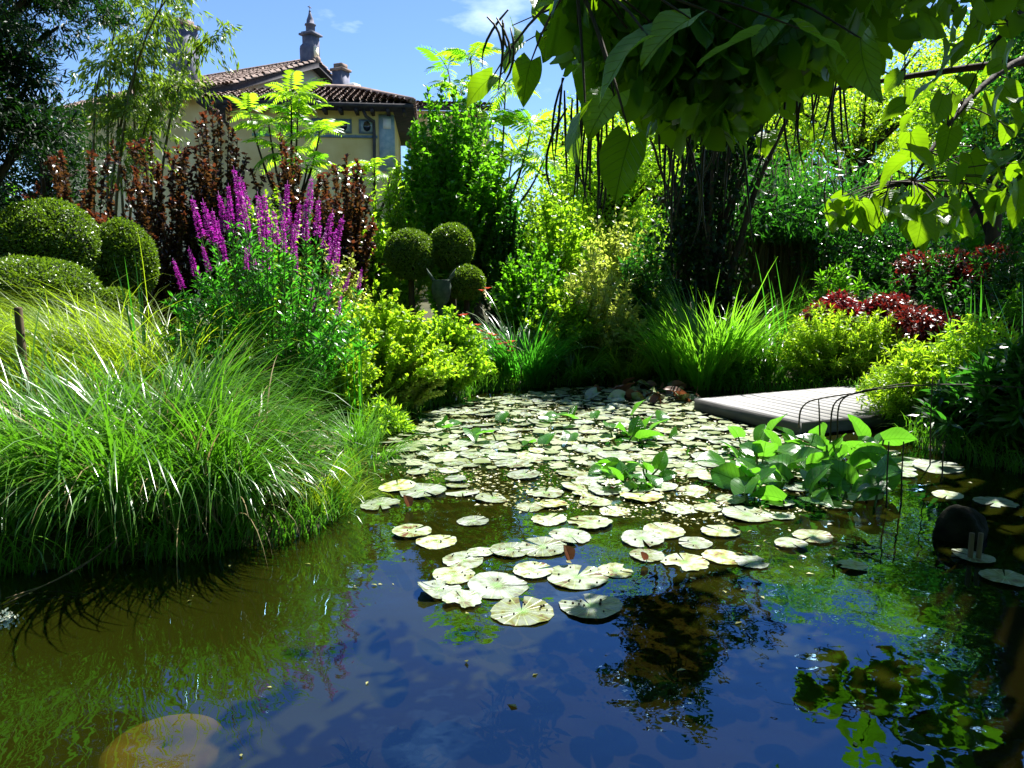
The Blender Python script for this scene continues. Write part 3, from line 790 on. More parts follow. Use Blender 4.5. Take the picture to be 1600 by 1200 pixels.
# dark evergreen at the left edge
b = base_on_ground(-40, 8.6)
tree('evergreen_tree', 'dark evergreen tree filling the upper left corner', b, 7, (b[0], 8.6, 4.2), (1.55, 1.5, 2.4), 56, 62000, LANCE, .10, M['dark'], 31, .2, blob=(.13, .27), upn=.6)
rng = np.random.default_rng(32)
b2 = base_on_ground(-230, 7.4)
ev = thing('evergreen_tree', 'dark evergreen reaching thin bare twigs over the bamboo at top left', 'tree', b2)
acc = Acc(); acc.add(*tube(bez(b2, b2 + np.array((.2, .1, 3)), b2 + np.array((.5, .2, 6)), 8), np.linspace(.2, .07, 8), 8)); acc.part('trunk', M['bark'], ev, smooth=True)
acc, lp = Acc(), []
for (x, y) in ((130, 28), (172, 22), (95, 12), (60, -10), (140, -20), (20, 40), (45, 70), (190, 35)):
    tip = P(x, y, 7.2 + rng.normal(0, .3)); st = b2 + np.array((.5, .2, 5.0 + rng.random() * .8))
    c = bez(st, (st + tip) / 2 + np.array((0, 0, .35)), tip, 9)
    acc.add(*tube(c, np.linspace(.03, .005, 9), 5, cap=False))
    for t in np.linspace(.45, 1, 9):
        i = min(int(t * 8), 7); p = c[i] + (c[i + 1] - c[i]) * (t * 8 - i)
        lp.append(p + rdir(130, rng) * rng.random((130, 1)) ** .5 * np.array((.17, .17, .075)))
acc.part('branches', M['bark'], ev)
lp = np.concatenate(lp)
V, F, T = scatter(LANCE, lp, rdir(len(lp), rng) + np.array((.3, 0, 0)), rdir(len(lp), rng) + np.array((0, 0, .8)), .075, rng.random(len(lp)))
part('crown', V, F, M['dark'], ev, T, kind='stuff')

# feathery bamboo beside the villa
rng = np.random.default_rng(40)
bb = base_on_ground(215, 14)
bam = thing('bamboo', 'tall feathery bamboo with arching canes in front of the villa', 'bamboo', bb)
lp, ld = [], []
for i, (x, y, lean) in enumerate(((330, -40, 1.1), (300, 20, .8), (275, -30, .6), (220, 60, -.2), (170, 95, -.9), (352, 55, 1.3), (205, -5, -.3), (250, 120, .2), (185, 165, -.6), (290, 130, .6))):
    tip = P(x, y, 13.6 + rng.normal(0, .5)); root = bb + np.array((rng.normal(0, .35), rng.normal(0, .3), 0))
    c = bez(root, np.array((root[0] * .75 + tip[0] * .25, (root[1] + tip[1]) / 2, tip[2] * 1.02)), tip, 14)
    part('cane', *tube(c, np.linspace(.035, .006, 14), 6), M['culm'], bam, smooth=True)
    for t in np.linspace(.42, 1, 19):
        j = min(int(t * 13), 12); p = c[j] + (c[j + 1] - c[j]) * (t * 13 - j)
        for q in range(2):
            sd = unit(rdir(1, rng)[0] * np.array((1, 1, .35)) + np.array((0, 0, .1)))
            s = np.linspace(.1, 1, 26)[:, None] * rng.uniform(.3, .62)
            twig = p + sd * s + np.array((0, 0, -.55)) * s ** 2
            lp.append(twig + rng.normal(0, .03, twig.shape)); ld.append(np.broadcast_to(sd * .5 + np.array((0, 0, -.75)), twig.shape))
lp, ld = np.concatenate(lp), np.concatenate(ld)
V, F, T = scatter(LANCE, lp, ld + rdir(len(lp), rng) * .45, rdir(len(lp), rng), rng.uniform(.10, .17, len(lp)), rng.random(len(lp)))
part('foliage', V, F, M['bamboo'], bam, T, kind='stuff')

# purple-leaved shrubs with red shoots
PUR = 'purple-leaved shrubs below the villa'
for i, (px, D, wpx, ytop, lab) in enumerate(((135, 10.6, 150, 255, 'purple-brown shrub behind the left clipped domes'),
                                            (265, 11.0, 170, 235, 'purple-brown shrub with red shoots below the bamboo'),
                                            (350, 11.4, 110, 190, 'tallest purple-brown shrub with upright red spires'),
                                            (470, 11.2, 150, 250, 'purple-brown shrub with red spires behind the purple flowers'),
                                            (545, 10.9, 80, 275, 'small purple-brown shrub at the right end of the row'))):
    b = base_on_ground(px, D); r = wpx / 2 / FPX * D
    shrub('purple_shrub', lab, 'shrub', b, r * 1.3, .8, P(px, ytop, D)[2] - b[2], 64, 170, OVAL, .078, M['purple'], 50 + i, t0=.04, flat=.3, group=PUR, stem=M['bark'],
          spread=1.0, tipmat=M['redtip'], tipcut=.93, jitter=.16, stem_r=.012)

# sumac-like trees with feathery fronds
def frond_mesh(seed, mat):
    rng = np.random.default_rng(seed)
    L, np_ = 1.0, 12
    t = np.linspace(0, 1, 15)
    c = np.stack([.06 * np.sin(t * 2) * rng.normal(), t * .92, .16 * np.sin(t * 2.0) - .42 * t ** 2.2], -1)
    acc = Acc(); acc.add(*tube(c, np.linspace(.011, .004, 15), 4, cap=False), .8)
    tt = np.linspace(.16, .97, np_)
    p = np.stack([np.interp(tt, t, c[:, i]) for i in range(3)], -1)
    for s in (-1, 1):
        d = np.stack([s * np.ones(np_), .45 + .5 * tt, -.45 + rng.normal(0, .1, np_)], -1)
        V, F, T = scatter(LANCE, p, d, np.array((0, -.3, 1.0)) + rng.normal(0, .15, (np_, 3)), .32 * np.sin(np.pi * np.clip(tt * .86 + .14, 0, 1)) ** .55 + .03, rng.random(np_))
        acc.add(V, F, T)
    V, F, T = acc.out()
    return mesh('frond', V, F, mat, T)
FROND = [frond_mesh(i, M['lime']) for i in range(3)] + [frond_mesh(5 + i, M['lime']) for i in range(3)] + [frond_mesh(9, M['green'])]

def sumac(label, px, D, heads, seed, size=.58, mixd=(0, 7)):
    rng = np.random.default_rng(seed)
    b = base_on_ground(px, D)
    o = thing('sumac_tree', label, 'tree', b, 'feathery sumac trees near the villa')
    fork = b + np.array((0, 0, 2.2))
    part('trunk', *tube(bez(b, b + np.array((.05, 0, 1.1)), fork, 5), np.linspace(.06, .04, 5), 7), M['bark'], o, smooth=True)
    for hx, hy, nf in heads:
        t = P(hx, hy, D + rng.normal(0, .25))
        part('branch', *tube(bez(fork, np.array(((fork[0] + 2 * t[0]) / 3, (fork[1] + t[1]) / 2, fork[2] + (t[2] - fork[2]) * .35)), t, 8), np.linspace(.03, .012, 8), 6), M['bark'], o, smooth=True)
        for k in range(nf):
            f = link('frond', FROND[rng.integers(*mixd)], o, t - b + np.array((0, 0, -.05 * (k // 5))))
            f.rotation_euler = (rng.uniform(-.1, .75) - .28 * (k // 5), rng.normal(0, .15), 2 * np.pi * k / 5.3 + rng.normal(0, .25))
            f.scale = (size * rng.uniform(.75, 1.15),) * 3
sumac('sumac with bright yellow-green drooping fronds in front of the villa wall', 458, 12.2, ((455, 148, 12), (500, 205, 9), (420, 195, 8), (465, 185, 8), (440, 235, 8), (390, 175, 6), (480, 260, 7)), 61)
sumac('tall sumac with feathery fronds against the sky left of the catalpa leaves', 775, 14.2, ((735, 90, 9), (790, 130, 12), (720, 140, 7), (770, 190, 11), (830, 200, 9), (700, 110, 4), (800, 245, 10), (850, 250, 8), (760, 250, 8)), 62, .72, (2, 7))
sumac('small pale sumac in front of the villa corner', 590, 12.4, ((585, 258, 9), (610, 275, 7), (560, 275, 6)), 63, .45, (0, 4))

# flowering bush beside the villa corner
b = base_on_ground(708, 13.0)
shrub('butterfly_bush', 'tall dense green bush hiding the right side of the villa', 'shrub', b, 1.1, .9, 4.35, 230, 110, OVAL, .10, M['green'], 70, t0=.15, flat=.42, spread=.9, stem=M['bark'], jitter=.1)

# mid-distance shrubs
MID = 'shrubs in the middle of the garden'
for i, (px, D, rx, h, mat, leaf, size, ns, nl, lab) in enumerate((
        (870, 13.2, .95, 2.9, 'lime', OVAL, .09, 120, 80, 'pale green shrub behind the clipped balls on the right'),
        (960, 12.6, .85, 2.3, 'cream', OVAL, .085, 110, 70, 'cream and green shrub left of the dark stem bundle'),
        (1010, 11.8, .62, 1.9, 'deep', LANCE, .13, 90, 80, 'fine dark green shrub beside the dark stem bundle'),
        (835, 11.6, .8, 1.75, 'green', OVAL, .08, 110, 80, 'mid green shrub right of the clipped balls'),
        (925, 11.2, .8, 1.55, 'cream', LANCE, .13, 100, 70, 'pale feathery shrub above the red lilies'),
        (880, 10.9, .7, 1.2, 'lime', OVAL, .07, 120, 70, 'low yellow-green shrub right of the red lilies'),
        (580, 11.4, .75, 2.2, 'lime', OVAL, .08, 110, 80, 'light green shrub between the purple shrubs and the clipped balls'),
        (620, 12.2, .7, 2.9, 'lime', LANCE, .14, 90, 80, 'tall light green shrub below the villa corner'),
        (790, 12.8, .6, 2.6, 'deep', OVAL, .08, 90, 80, 'dark green shrub behind the clipped balls'),
        (430, 10.4, .9, 2.3, 'lime', OVAL, .075, 110, 80, 'bright green shrub below the feathery sumac'),
        (505, 10.0, .8, 1.7, 'cream', OVAL, .06, 110, 80, 'cream-speckled shrub behind the purple flower spikes'),
        (1300, 11.2, .7, 1.45, 'green', LANCE, .12, 80, 70, 'low green shrub in front of the bamboo grove'),
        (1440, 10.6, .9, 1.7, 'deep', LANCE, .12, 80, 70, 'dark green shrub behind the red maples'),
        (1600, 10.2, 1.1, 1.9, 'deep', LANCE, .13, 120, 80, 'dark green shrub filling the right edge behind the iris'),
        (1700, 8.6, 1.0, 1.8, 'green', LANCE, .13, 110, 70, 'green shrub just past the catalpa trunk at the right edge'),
        (975, 10.75, .5, .95, 'cream', OVAL, .07, 70, 60, 'small cream-leaved shrub left of the big grass clump'))):
    b = base_on_ground(px, D)
    shrub('garden_shrub', lab, 'shrub', b, rx, rx * .85, h, ns, nl, leaf, size, M[mat], 80 + i, t0=.12, group=MID, spread=.9, jitter=.13)

# dark bundle of stems and the bamboo grove behind it
rng = np.random.default_rng(100)
bo = base_on_ground(1095, 12.0)
bund = thing('stem_bundle_tree', 'dark many-stemmed tree rising behind the big grass clump', 'tree', bo)
for i in range(26):
    a = rng.uniform(0, 2 * np.pi); r = .38 * math.sqrt(rng.random())
    root = bo + np.array((r * math.cos(a), r * .6 * math.sin(a), 0))
    top = root + np.array((rng.normal(0, .45) + 1.2 * r * math.cos(a), rng.normal(0, .3), rng.uniform(3.2, 5.4)))
    c = bez(root, root + np.array((rng.normal(0, .22), 0, rng.uniform(1.5, 2.6))), top, 14)
    c[1:-1, :2] += np.cumsum(rng.normal(0, .018, (12, 2)), 0)
    part('trunk', *tube(c, np.linspace(rng.uniform(.02, .085), .012, 14) * rng.uniform(.85, 1.15, 14), 7), M['bark'], bund, smooth=True)
nv = 5200
vz = rng.uniform(.6, 4.2, nv)
pv = np.stack([bo[0] + rng.normal(0, .3, nv) + .25 * np.sin(vz * 2.3), bo[1] - .2 + rng.normal(0, .25, nv), bo[2] + vz], -1)
V, F, T = scatter(OVAL, pv, rdir(nv, rng) + np.array((0, 0, -.9)), rdir(nv, rng), rng.uniform(.05, .13, nv), rng.random(nv))
part('foliage', V, F, M['dark'], bund, T, kind='stuff')
n = 5000
cl = np.stack([rng.normal(-.35, .35, 60), rng.normal(0, .35, 60), rng.uniform(4.0, 5.6, 60)], -1) + bo
w = rng.integers(0, 60, n)
pos = cl[w] + rdir(n, rng) * rng.random((n, 1)) ** .4 * np.array((.5, .5, .3))
V, F, T = scatter(OVAL, pos, rdir(n, rng) + np.array((0, 0, -.6)), rdir(n, rng) + np.array((0, 0, .5)), rng.uniform(.09, .17, n), rng.random(n))
part('crown', V, F, M['dark'], bund, T, kind='stuff')

bg = base_on_ground(1215, 13.2)
grove = thing('bamboo_grove', 'dense dark bamboo stand with thin upright canes', 'bamboo', bg)
for i in range(110):
    p = base_on_ground(rng.uniform(1120, 1310), rng.uniform(12.6, 14.2))
    lean = rng.normal(0, .18, 2)
    hh = rng.uniform(2.4, 3.5)
    part('cane', *tube([p, p + np.array((lean[0] * .2, lean[1] * .2, hh * .5)), p + np.array((lean[0], lean[1], hh))], np.array((.022, .02, .01)) * rng.uniform(.7, 1.4), 5), M['culm'], grove)
n = 13000
pos = np.stack([bg[0] + rng.normal(0, .75, n), bg[1] + rng.normal(0, .6, n), bg[2] + 1.9 + np.abs(rng.normal(0, .55, n))], -1)
V, F, T = scatter(LANCE, pos, rdir(n, rng) + np.array((0, 0, -.7)), rdir(n, rng), rng.uniform(.11, .2, n), rng.random(n))
part('foliage', V, F, M['deep'], grove, T, kind='stuff')

# ------------------------------------------------------------------ clipped box domes and balls
def topiary(label, px, py, D, rpx, squash=1.0, seed=0, n=15000, group='clipped box domes on the left bank', leaf=.034, bottom=-.55, stem_h=None):
    rng = np.random.default_rng(seed)
    c = P(px, py, D); r = rpx / FPX * D
    R = np.array((r, r, r * squash))
    b = base_on_ground(px, D)
    o = thing('clipped_box', label, 'topiary', b, group)
    if c[2] - R[2] * .9 > b[2]:
        part('trunk', *tube([b, b + (c - b) * .5 + np.array((.02, 0, 0)), c], (.05, .045, .04), 7), M['bark'], o, smooth=True)
    lat = np.linspace(-np.pi / 2, np.pi / 2, 12)
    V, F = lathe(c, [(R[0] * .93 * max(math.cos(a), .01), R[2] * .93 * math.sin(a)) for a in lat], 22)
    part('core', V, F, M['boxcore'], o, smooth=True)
    q = rdir(n * 2, rng); q = q[q[:, 2] > bottom - .4][:n]
    bumps = 1 + .022 * np.sin(q[:, 0] * 9 + seed) * np.cos(q[:, 2] * 8 + q[:, 1] * 7) + .02 * np.sin(q[:, 1] * 5 + q[:, 0] * 4 + 2 * seed) + rng.normal(0, .018, len(q)) + np.where(rng.random(len(q)) < .02, rng.random(len(q)) * .07, 0)
    pos = c + q * R * bumps[:, None] * .96
    d = q * .75 + rdir(len(q), rng)
    V, F, T = scatter(OVAL if False else LEAF4, pos, d, q + rdir(len(q), rng) * .8, leaf * rng.uniform(.7, 1.3, len(q)), rng.random(len(q)))
    part('crown', V, F, M['box'], o, T, kind='stuff')
    return o
topiary('largest clipped box dome, highest on the left bank', 78, 392, 8.6, 80, .98, 201, 26000)
topiary('upright clipped box dome right of the largest dome', 192, 410, 9.0, 48, 1.36, 202, 18000)
topiary('broad low clipped box dome behind the wooden post', 52, 462, 7.9, 96, .62, 203, 24000)
topiary('smallest clipped box dome just above the grass', 178, 480, 8.2, 34, .85, 204, 8000)
topiary('clipped box dome cut off by the left edge', -22, 366, 9.2, 36, 1.0, 205, 5000)
BALL = 'clipped box balls in the middle'
topiary('clipped box ball on a short trunk beside the purple flowers', 641, 398, 10.6, 39, 1.0, 206, 15000, BALL, .03)
topiary('higher clipped box ball right of its neighbour', 706, 386, 10.8, 34, 1.06, 207, 13000, BALL, .03)
topiary('low dark clipped box ball below the higher one', 728, 442, 10.5, 30, .9, 208, 9000, BALL, .03)

# small stone ornament between the balls
c = P(690, 470, 10.2); k = 10.2 / FPX
orn = thing('stone_ornament', 'small grey-green stone urn with two pointed handles between the clipped balls', 'ornament', base_on_ground(690, 10.2))
V, F = lathe((c[0], 10.2, c[2]), [(0, -.9), (.07, -.9), (.08, -.15), (.05, -.06), (.10, .0), (.13, .10), (.14, .19), (.12, .26), (.13, .29), (.10, .29), (.085, .23), (0, .2)], 16)
body = part('urn', V, F, M['urn'], orn, smooth=True)
for s in (-1, 1):
    part('handle', *tube([np.array((c[0] + s * .10, 10.2, c[2] + .27)), np.array((c[0] + s * .16, 10.2, c[2] + .36)), np.array((c[0] + s * .20, 10.2, c[2] + .44))], (.028, .022, .004), 6), M['urn'], orn, smooth=True)
# ------------------------------------------------------------------ left bank
b = W(28, 800); b = P(28, 480, 5.0)
pb = np.array((b[0], 5.0, .02))
V, F = lathe(pb, [(0, -.3), (.024, -.3), (.026, .4), (.025, b[2] - .03), (.021, b[2] - .02), (0, b[2] - .018)], 10)
solo('wooden_post', V, F, M['post'], 'round weathered wooden post standing in the tall grass', 'post', pb, smooth=True)

def grass_clump(name, label, base, rx, ry, n, length, lean, droop, width, mat, seed, group=None, azbias=None, segs=7, cat='grass', partname='blades', dry=False):
    rng = np.random.default_rng(seed)
    nt = max(6, n // 55)
    ta = rng.uniform(0, 2 * np.pi, nt); tr = np.sqrt(rng.random(nt)); tz = rng.normal(0, .5, nt); tl = rng.uniform(.6, 1.18, nt)
    w = rng.integers(0, nt, n)
    a, r = ta[w], tr[w]
    p = np.stack([base[0] + rx * r * np.cos(a) + rng.normal(0, .035, n), base[1] + ry * r * np.sin(a) + rng.normal(0, .035, n)], -1)
    z = ground_z(p[:, 0], p[:, 1])
    bs = np.c_[p, np.maximum(z, -.05) - .02]
    az = np.arctan2(np.sin(a) * ry, np.cos(a) * rx) + tz[w] + rng.normal(0, .6, n)
    if azbias is not None:
        m = rng.random(n) < azbias[1]
        az = np.where(m, azbias[0] + rng.normal(0, .5, n), az)
    L = rng.uniform(length[0], length[1], n) * tl[w] * np.where(rng.random(n) < .06, 1.22, 1)
    V, F, T = blades(bs, az, lean[0] + lean[1] * r + np.abs(rng.normal(0, .07, n)), L, rng.uniform(width[0], width[1], n), rng.uniform(droop[0], droop[1], n), segs, rng)
    o = thing(name, label, cat, base, group)
    part(partname, V, F, mat, o, T, kind='stuff')
    if dry:
        k = n // 9
        V, F, T = blades(bs[:k], az[:k] + rng.normal(0, .6, k), .1 + np.abs(rng.normal(0, .4, k)), L[:k] * rng.uniform(.5, 1.1, k), rng.uniform(width[0], width[1], k) * .8, rng.uniform(.6, 3.2, k), segs, rng)
        part('dry_blades', V, F, M['straw'], o, T, kind='stuff')
    return o
TG = 'tall arching grasses on the left bank'
def gb(px, D):
    return base_on_ground(px, D, 0)
for i, (px, D, rx, ry, n, L, lab) in enumerate((
        (95, 4.2, .50, .40, 1300, (.75, 1.25), 'tall arching grass clump at the water edge beside the wooden post'),
        (225, 4.2, .46, .38, 1500, (.8, 1.32), 'largest tall arching grass clump leaning over the pond'),
        (325, 4.3, .34, .36, 1000, (.65, 1.12), 'tall arching grass clump nearest the lily pads on the left bank'),
        (-50, 4.15, .45, .42, 1200, (.6, 1.1), 'tall arching grass clump cut off by the left edge of the photo'),
        (285, 5.2, .42, .42, 900, (.75, 1.2), 'tall arching grass clump behind the largest one'),
        (415, 4.7, .22, .25, 340, (.4, .75), 'tall arching grass clump below the loosestrife'))):
    grass_clump('tall_grass', lab, gb(px, D), rx, ry, n, L, (.03, .36), (.6, 2.9), (.007, .019), M['grass'], 301 + i, TG, segs=9, dry=True)
grass_clump('low_grass', 'low arching grass tuft dipping into the water below the loosestrife', gb(490, 4.6), .14, .16, 420, (.35, .7), (.15, .6), (.8, 2.4), (.005, .010), M['sedge'], 311, TG)
grass_clump('low_grass', 'low arching grass tuft hanging over the pond farther back', gb(560, 6.0), .14, .3, 380, (.35, .8), (.12, .6), (.7, 2.3), (.005, .010), M['grass'], 312, TG)
SG = 'combed yellow-green sedge behind the tall grass'
for i, (px, D, h, lab) in enumerate(((20, 6.2, 1.3, 'yellow-green combed sedge mound behind the wooden post'), (120, 6.4, 1.4, 'yellow-green combed sedge mound below the smallest clipped dome'),
                                     (220, 6.0, 1.45, 'yellow-green sedge mound left of the loosestrife'), (60, 5.5, 1.25, 'bright combed sedge mound between the post and the tall grass'),
                                     (-60, 5.7, 1.25, 'yellow-green combed sedge mound at the left edge'))):
    grass_clump('sedge', lab, gb(px, D), .45, .45, 2300, (h * .8, h * 1.12), (.05, .25), (1.4, 2.3), (.005, .011), M['sedge'], 320 + i, SG, (math.pi * 1.02, .6))

def iris(label, px, D, n, h, seed, spread=.1, group='upright iris blades', lean=.08, width=(.018, .032)):
    rng = np.random.default_rng(seed)
    b = base_on_ground(px, D, 0.0) if D > 0 else None
    o = thing('iris', label, 'plant', b, group)
    for i in range(n):
        p = b + np.array((rng.normal(0, spread), rng.normal(0, spread * .7), -.04))
        V, F, T = blades(p[None], rng.uniform(0, 2 * np.pi), abs(rng.normal(0, lean)), h * rng.uniform(.7, 1.05), rng.uniform(*width), rng.uniform(.0, .35), 8, rng, 1.2)
        part('blade', V, F, M['broad_grass'], o, T, smooth=True)
iris('pair of tall upright iris blades above the sedge', 214, 5.6, 4, 1.5, 330, .03, lean=.05)
iris('upright iris blades left of the yellow-green shrub', 552, 6.7, 6, 1.15, 331, .06, lean=.05)
iris('stiff dark iris fan at the right edge', 1520, 8.0, 12, 1.35, 332, .12, lean=.25)
iris('dark iris fan standing right of the big grass clump', 1222, 9.9, 9, 1.7, 333, .08, lean=.10)
iris('dark iris fan farthest right in the shade', 1585, 7.4, 10, 1.4, 334, .12, lean=.3)

# purple loosestrife
rng = np.random.default_rng(350)
lb = base_on_ground(415, 6.3)
loos = thing('loosestrife', 'tall loosestrife with many purple flower spikes on the left bank', 'plant', lb)
def spike_mesh(seed, full):
    rng = np.random.default_rng(seed)
    L, n = 1.0, 230
    s = rng.random(n) ** .9 * L
    a = rng.uniform(0, 2 * np.pi, n)
    rad = (.085 * (1 - .72 * s) * full) + .006
    acc = Acc()
    acc.add(*tube([(0, 0, -.05), (0, 0, .5), (0, 0, 1.12)], (.011, .008, .003), 4), .1)
    pos = np.stack([rad * .5 * np.cos(a), rad * .5 * np.sin(a), s], -1)
    out = np.stack([np.cos(a), np.sin(a), rng.normal(.25, .4, n)], -1)
    V, F, T = scatter(LEAF4, pos, out + rdir(n, rng) * .4, rdir(n, rng), (.085 * (1 - .45 * s)) * rng.uniform(.7, 1.2, n), rng.random(n))
    acc.add(V, F, T)
    V, F, T = acc.out()
    return mesh('flower_spike', V, F, M['petal'], T)
SPK = [spike_mesh(i, f) for i, f in enumerate((1, 1.15, .9, 1.05, .8))]
tips = [(301, 312, 52), (318, 317, 58), (332, 330, 40), (342, 305, 52), (357, 292, 45), (366, 266, 52), (376, 277, 45), (381, 318, 40), (403, 306, 52), (413, 306, 60), (424, 350, 40), (438, 309, 42), (449, 288, 48),
        (452, 332, 50), (468, 320, 52), (476, 320, 50), (486, 280, 45), (498, 313, 50), (519, 333, 52), (535, 343, 60), (524, 362, 45), (296, 390, 42), (271, 408, 40), (316, 385, 36), (348, 372, 34), (390, 384, 36),
        (395, 395, 48), (414, 358, 60), (464, 396, 26), (489, 425, 34), (500, 443, 26), (546, 427, 28), (565, 421, 28), (517, 440, 30), (533, 463, 30), (492, 466, 22), (384, 388, 30), (428, 330, 46), (442, 345, 44), (360, 318, 46),
        (372, 300, 50), (405, 335, 44), (460, 350, 44), (530, 385, 42), (340, 345, 42)]
lp, ld = [], []
acc = Acc()
for i, (tx, ty, ln) in enumerate(tips):
    D = 6.3 + rng.normal(0, .28)
    tip = P(tx, ty, D)
    dx = (tx - 415) / 150.0
    d = unit(np.array((.30 * dx + rng.normal(0, .05), rng.normal(0, .08), 1.0)))
    Ls = ln * 1.08 / FPX * D
    base = tip - d * Ls
    o = link('flower_spike', SPK[i % 5], loos, base - lb)
    o.rotation_mode = 'QUATERNION'
    o.rotation_quaternion = Vector(d).to_track_quat('Z', 'Y')
    o.scale = (Ls * 1.25, Ls * 1.25, Ls)
    root = lb + np.array((.30 * dx + rng.normal(0, .1), rng.normal(0, .15), 0))
    c = bez(root, base - d * (base[2] - root[2]) * .5, base, 10)
    acc.add(*tube(c, np.linspace(.008, .004, 10), 4, cap=False))
    t = np.sort(rng.uniform(.2, .98, 80))
    p = np.stack([np.interp(t, np.linspace(0, 1, 10), c[:, j]) for j in range(3)], -1)
    a = rng.uniform(0, 2 * np.pi, 80)
    lp.append(p); ld.append(np.stack([np.cos(a), np.sin(a), np.full(80, .8)], -1))
for i in range(90):
    a, r = rng.uniform(0, 2 * np.pi), math.sqrt(rng.random())
    tip = lb + np.array((.95 * r * math.cos(a), .6 * r * math.sin(a), 1.75 * (1 - .5 * r * r) * rng.uniform(.75, 1.05)))
    root = lb + np.array((.2 * r * math.cos(a), .2 * r * math.sin(a), 0))
    c = bez(root, root * .5 + tip * .5 + np.array((0, 0, .25)), tip, 8)
    acc.add(*tube(c, np.linspace(.006, .003, 8), 3, cap=False))
    t = np.sort(rng.uniform(.15, 1, 90))
    p = np.stack([np.interp(t, np.linspace(0, 1, 8), c[:, j]) for j in range(3)], -1)
    a = rng.uniform(0, 2 * np.pi, 90)
    lp.append(p); ld.append(np.stack([np.cos(a), np.sin(a), np.full(90, .9)], -1))
acc.part('stem', M['stem'], loos)
lp, ld = np.concatenate(lp), np.concatenate(ld)
V, F, T = scatter(LANCE, lp, ld + rdir(len(lp), rng) * .3, rdir(len(lp), rng) * .6 + np.array((0, 0, .6)), rng.uniform(.055, .105, len(lp)), rng.random(len(lp)))
part('foliage', V, F, M['broad_grass'], loos, T, kind='stuff')

# waterside shrubs
EDGE = 'yellow-green waterside plants'
for i, (px, D, rx, ry, h, mat, leaf, size, ns, nl, lab) in enumerate((
        (590, 8.0, .95, .6, 1.12, 'yellow', OVAL, .055, 300, 85, 'yellow-green shrub right of the loosestrife'),
        (690, 8.9, .66, .5, 1.02, 'lime', OVAL, .058, 220, 80, 'yellow-green shrub sloping towards the red lilies'),
        (525, 7.0, .42, .45, 1.10, 'yellow', OVAL, .042, 200, 80, 'yellow herb patch at the foot of the loosestrife'),
        (625, 8.0, .5, .35, .72, 'cream', OVAL, .05, 150, 70, 'pale speckled shrub at the water edge'),
        (590, 7.0, .32, .3, .42, 'lime', LANCE, .08, 90, 40, 'low bright plant trailing into the pond by the pale shrub'),
        (1300, 9.7, .85, .45, .98, 'yellow', LANCE, .085, 240, 60, 'feathery yellow-green plant behind the wooden deck'),
        (1370, 9.5, .50, .4, .9, 'yellow', LANCE, .08, 150, 60, 'feathery yellow-green plant at the far right of the deck'),
        (1440, 7.2, .55, .5, .86, 'yellow', LANCE, .075, 230, 60, 'feathery yellow-green plant overhanging the right end of the deck'),
        (1530, 7.0, .62, .6, .98, 'lime', LANCE, .09, 200, 60, 'green and yellow plant on the right bank'),
        (1150, 9.75, .3, .25, .35, 'green', LANCE, .09, 70, 50, 'low green plant at the foot of the big grass clump beside the deck'),
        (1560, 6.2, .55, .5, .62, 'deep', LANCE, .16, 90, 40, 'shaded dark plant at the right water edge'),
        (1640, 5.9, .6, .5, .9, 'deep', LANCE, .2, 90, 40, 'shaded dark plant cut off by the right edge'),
        (720, 9.75, .35, .3, .45, 'deep', OVAL, .06, 80, 50, 'low dark plant at the water edge left of the red lilies'))):
    b = base_on_ground(px, D)
    shrub('waterside_plant', lab, 'plant', b, rx, ry, h, ns, nl, leaf, size, M[mat], 400 + i, t0=.15, flat=.6, group=EDGE, spread=.8, stem_r=.005, jitter=.14)

# low cover between the plants
rng = np.random.default_rng(450)
n = 60000
x, y = rng.uniform(-6.5, 7.5, n), 3.4 + 11 * rng.random(n) ** .8
d = pond_sd(x, y)
m = (d > .02) & ~((x > -4.2) & (x < 2.2) & (y < 2.0))
x, y = x[m], y[m]
pos = np.stack([x, y, ground_z(x, y) + np.abs(rng.normal(0, .07, len(x)))], -1)
V, F, T = scatter(LANCE, pos, rdir(len(x), rng) + np.array((0, 0, .7)), rdir(len(x), rng), rng.uniform(.04, .11, len(x)), rng.random(len(x)))
link('ground_cover', mesh('ground_cover', V, F, M['green'], T), label='low leafy ground cover between the garden plants', kind='stuff')

rng = np.random.default_rng(455)
seg = np.roll(POND, -1, 0) - POND
ln_ = np.linalg.norm(seg, axis=1)
n = 9000
w = rng.choice(len(POND), n, p=ln_ / ln_.sum())
p = POND[w] + seg[w] * rng.random((n, 1)) + rng.normal(0, .05, (n, 2))
keep = (p[:, 1] > 3.0)
p = p[keep]; n = len(p)
ctr = np.array((0, 3.0))
az = np.arctan2(ctr[1] - p[:, 1], ctr[0] - p[:, 0]) + rng.normal(0, 1.0, n)
V, F, T = blades(np.c_[p, np.maximum(ground_z(p[:, 0], p[:, 1]), 0) - .03], az, np.abs(rng.normal(.2, .25, n)), rng.uniform(.12, .42, n), rng.uniform(.005, .012, n), rng.uniform(.6, 2.4, n), 5, rng)
link('shore_grass', mesh('shore_grass', V, F, M['grass'], T), label='short grass fringe overhanging the whole waterline', kind='stuff')

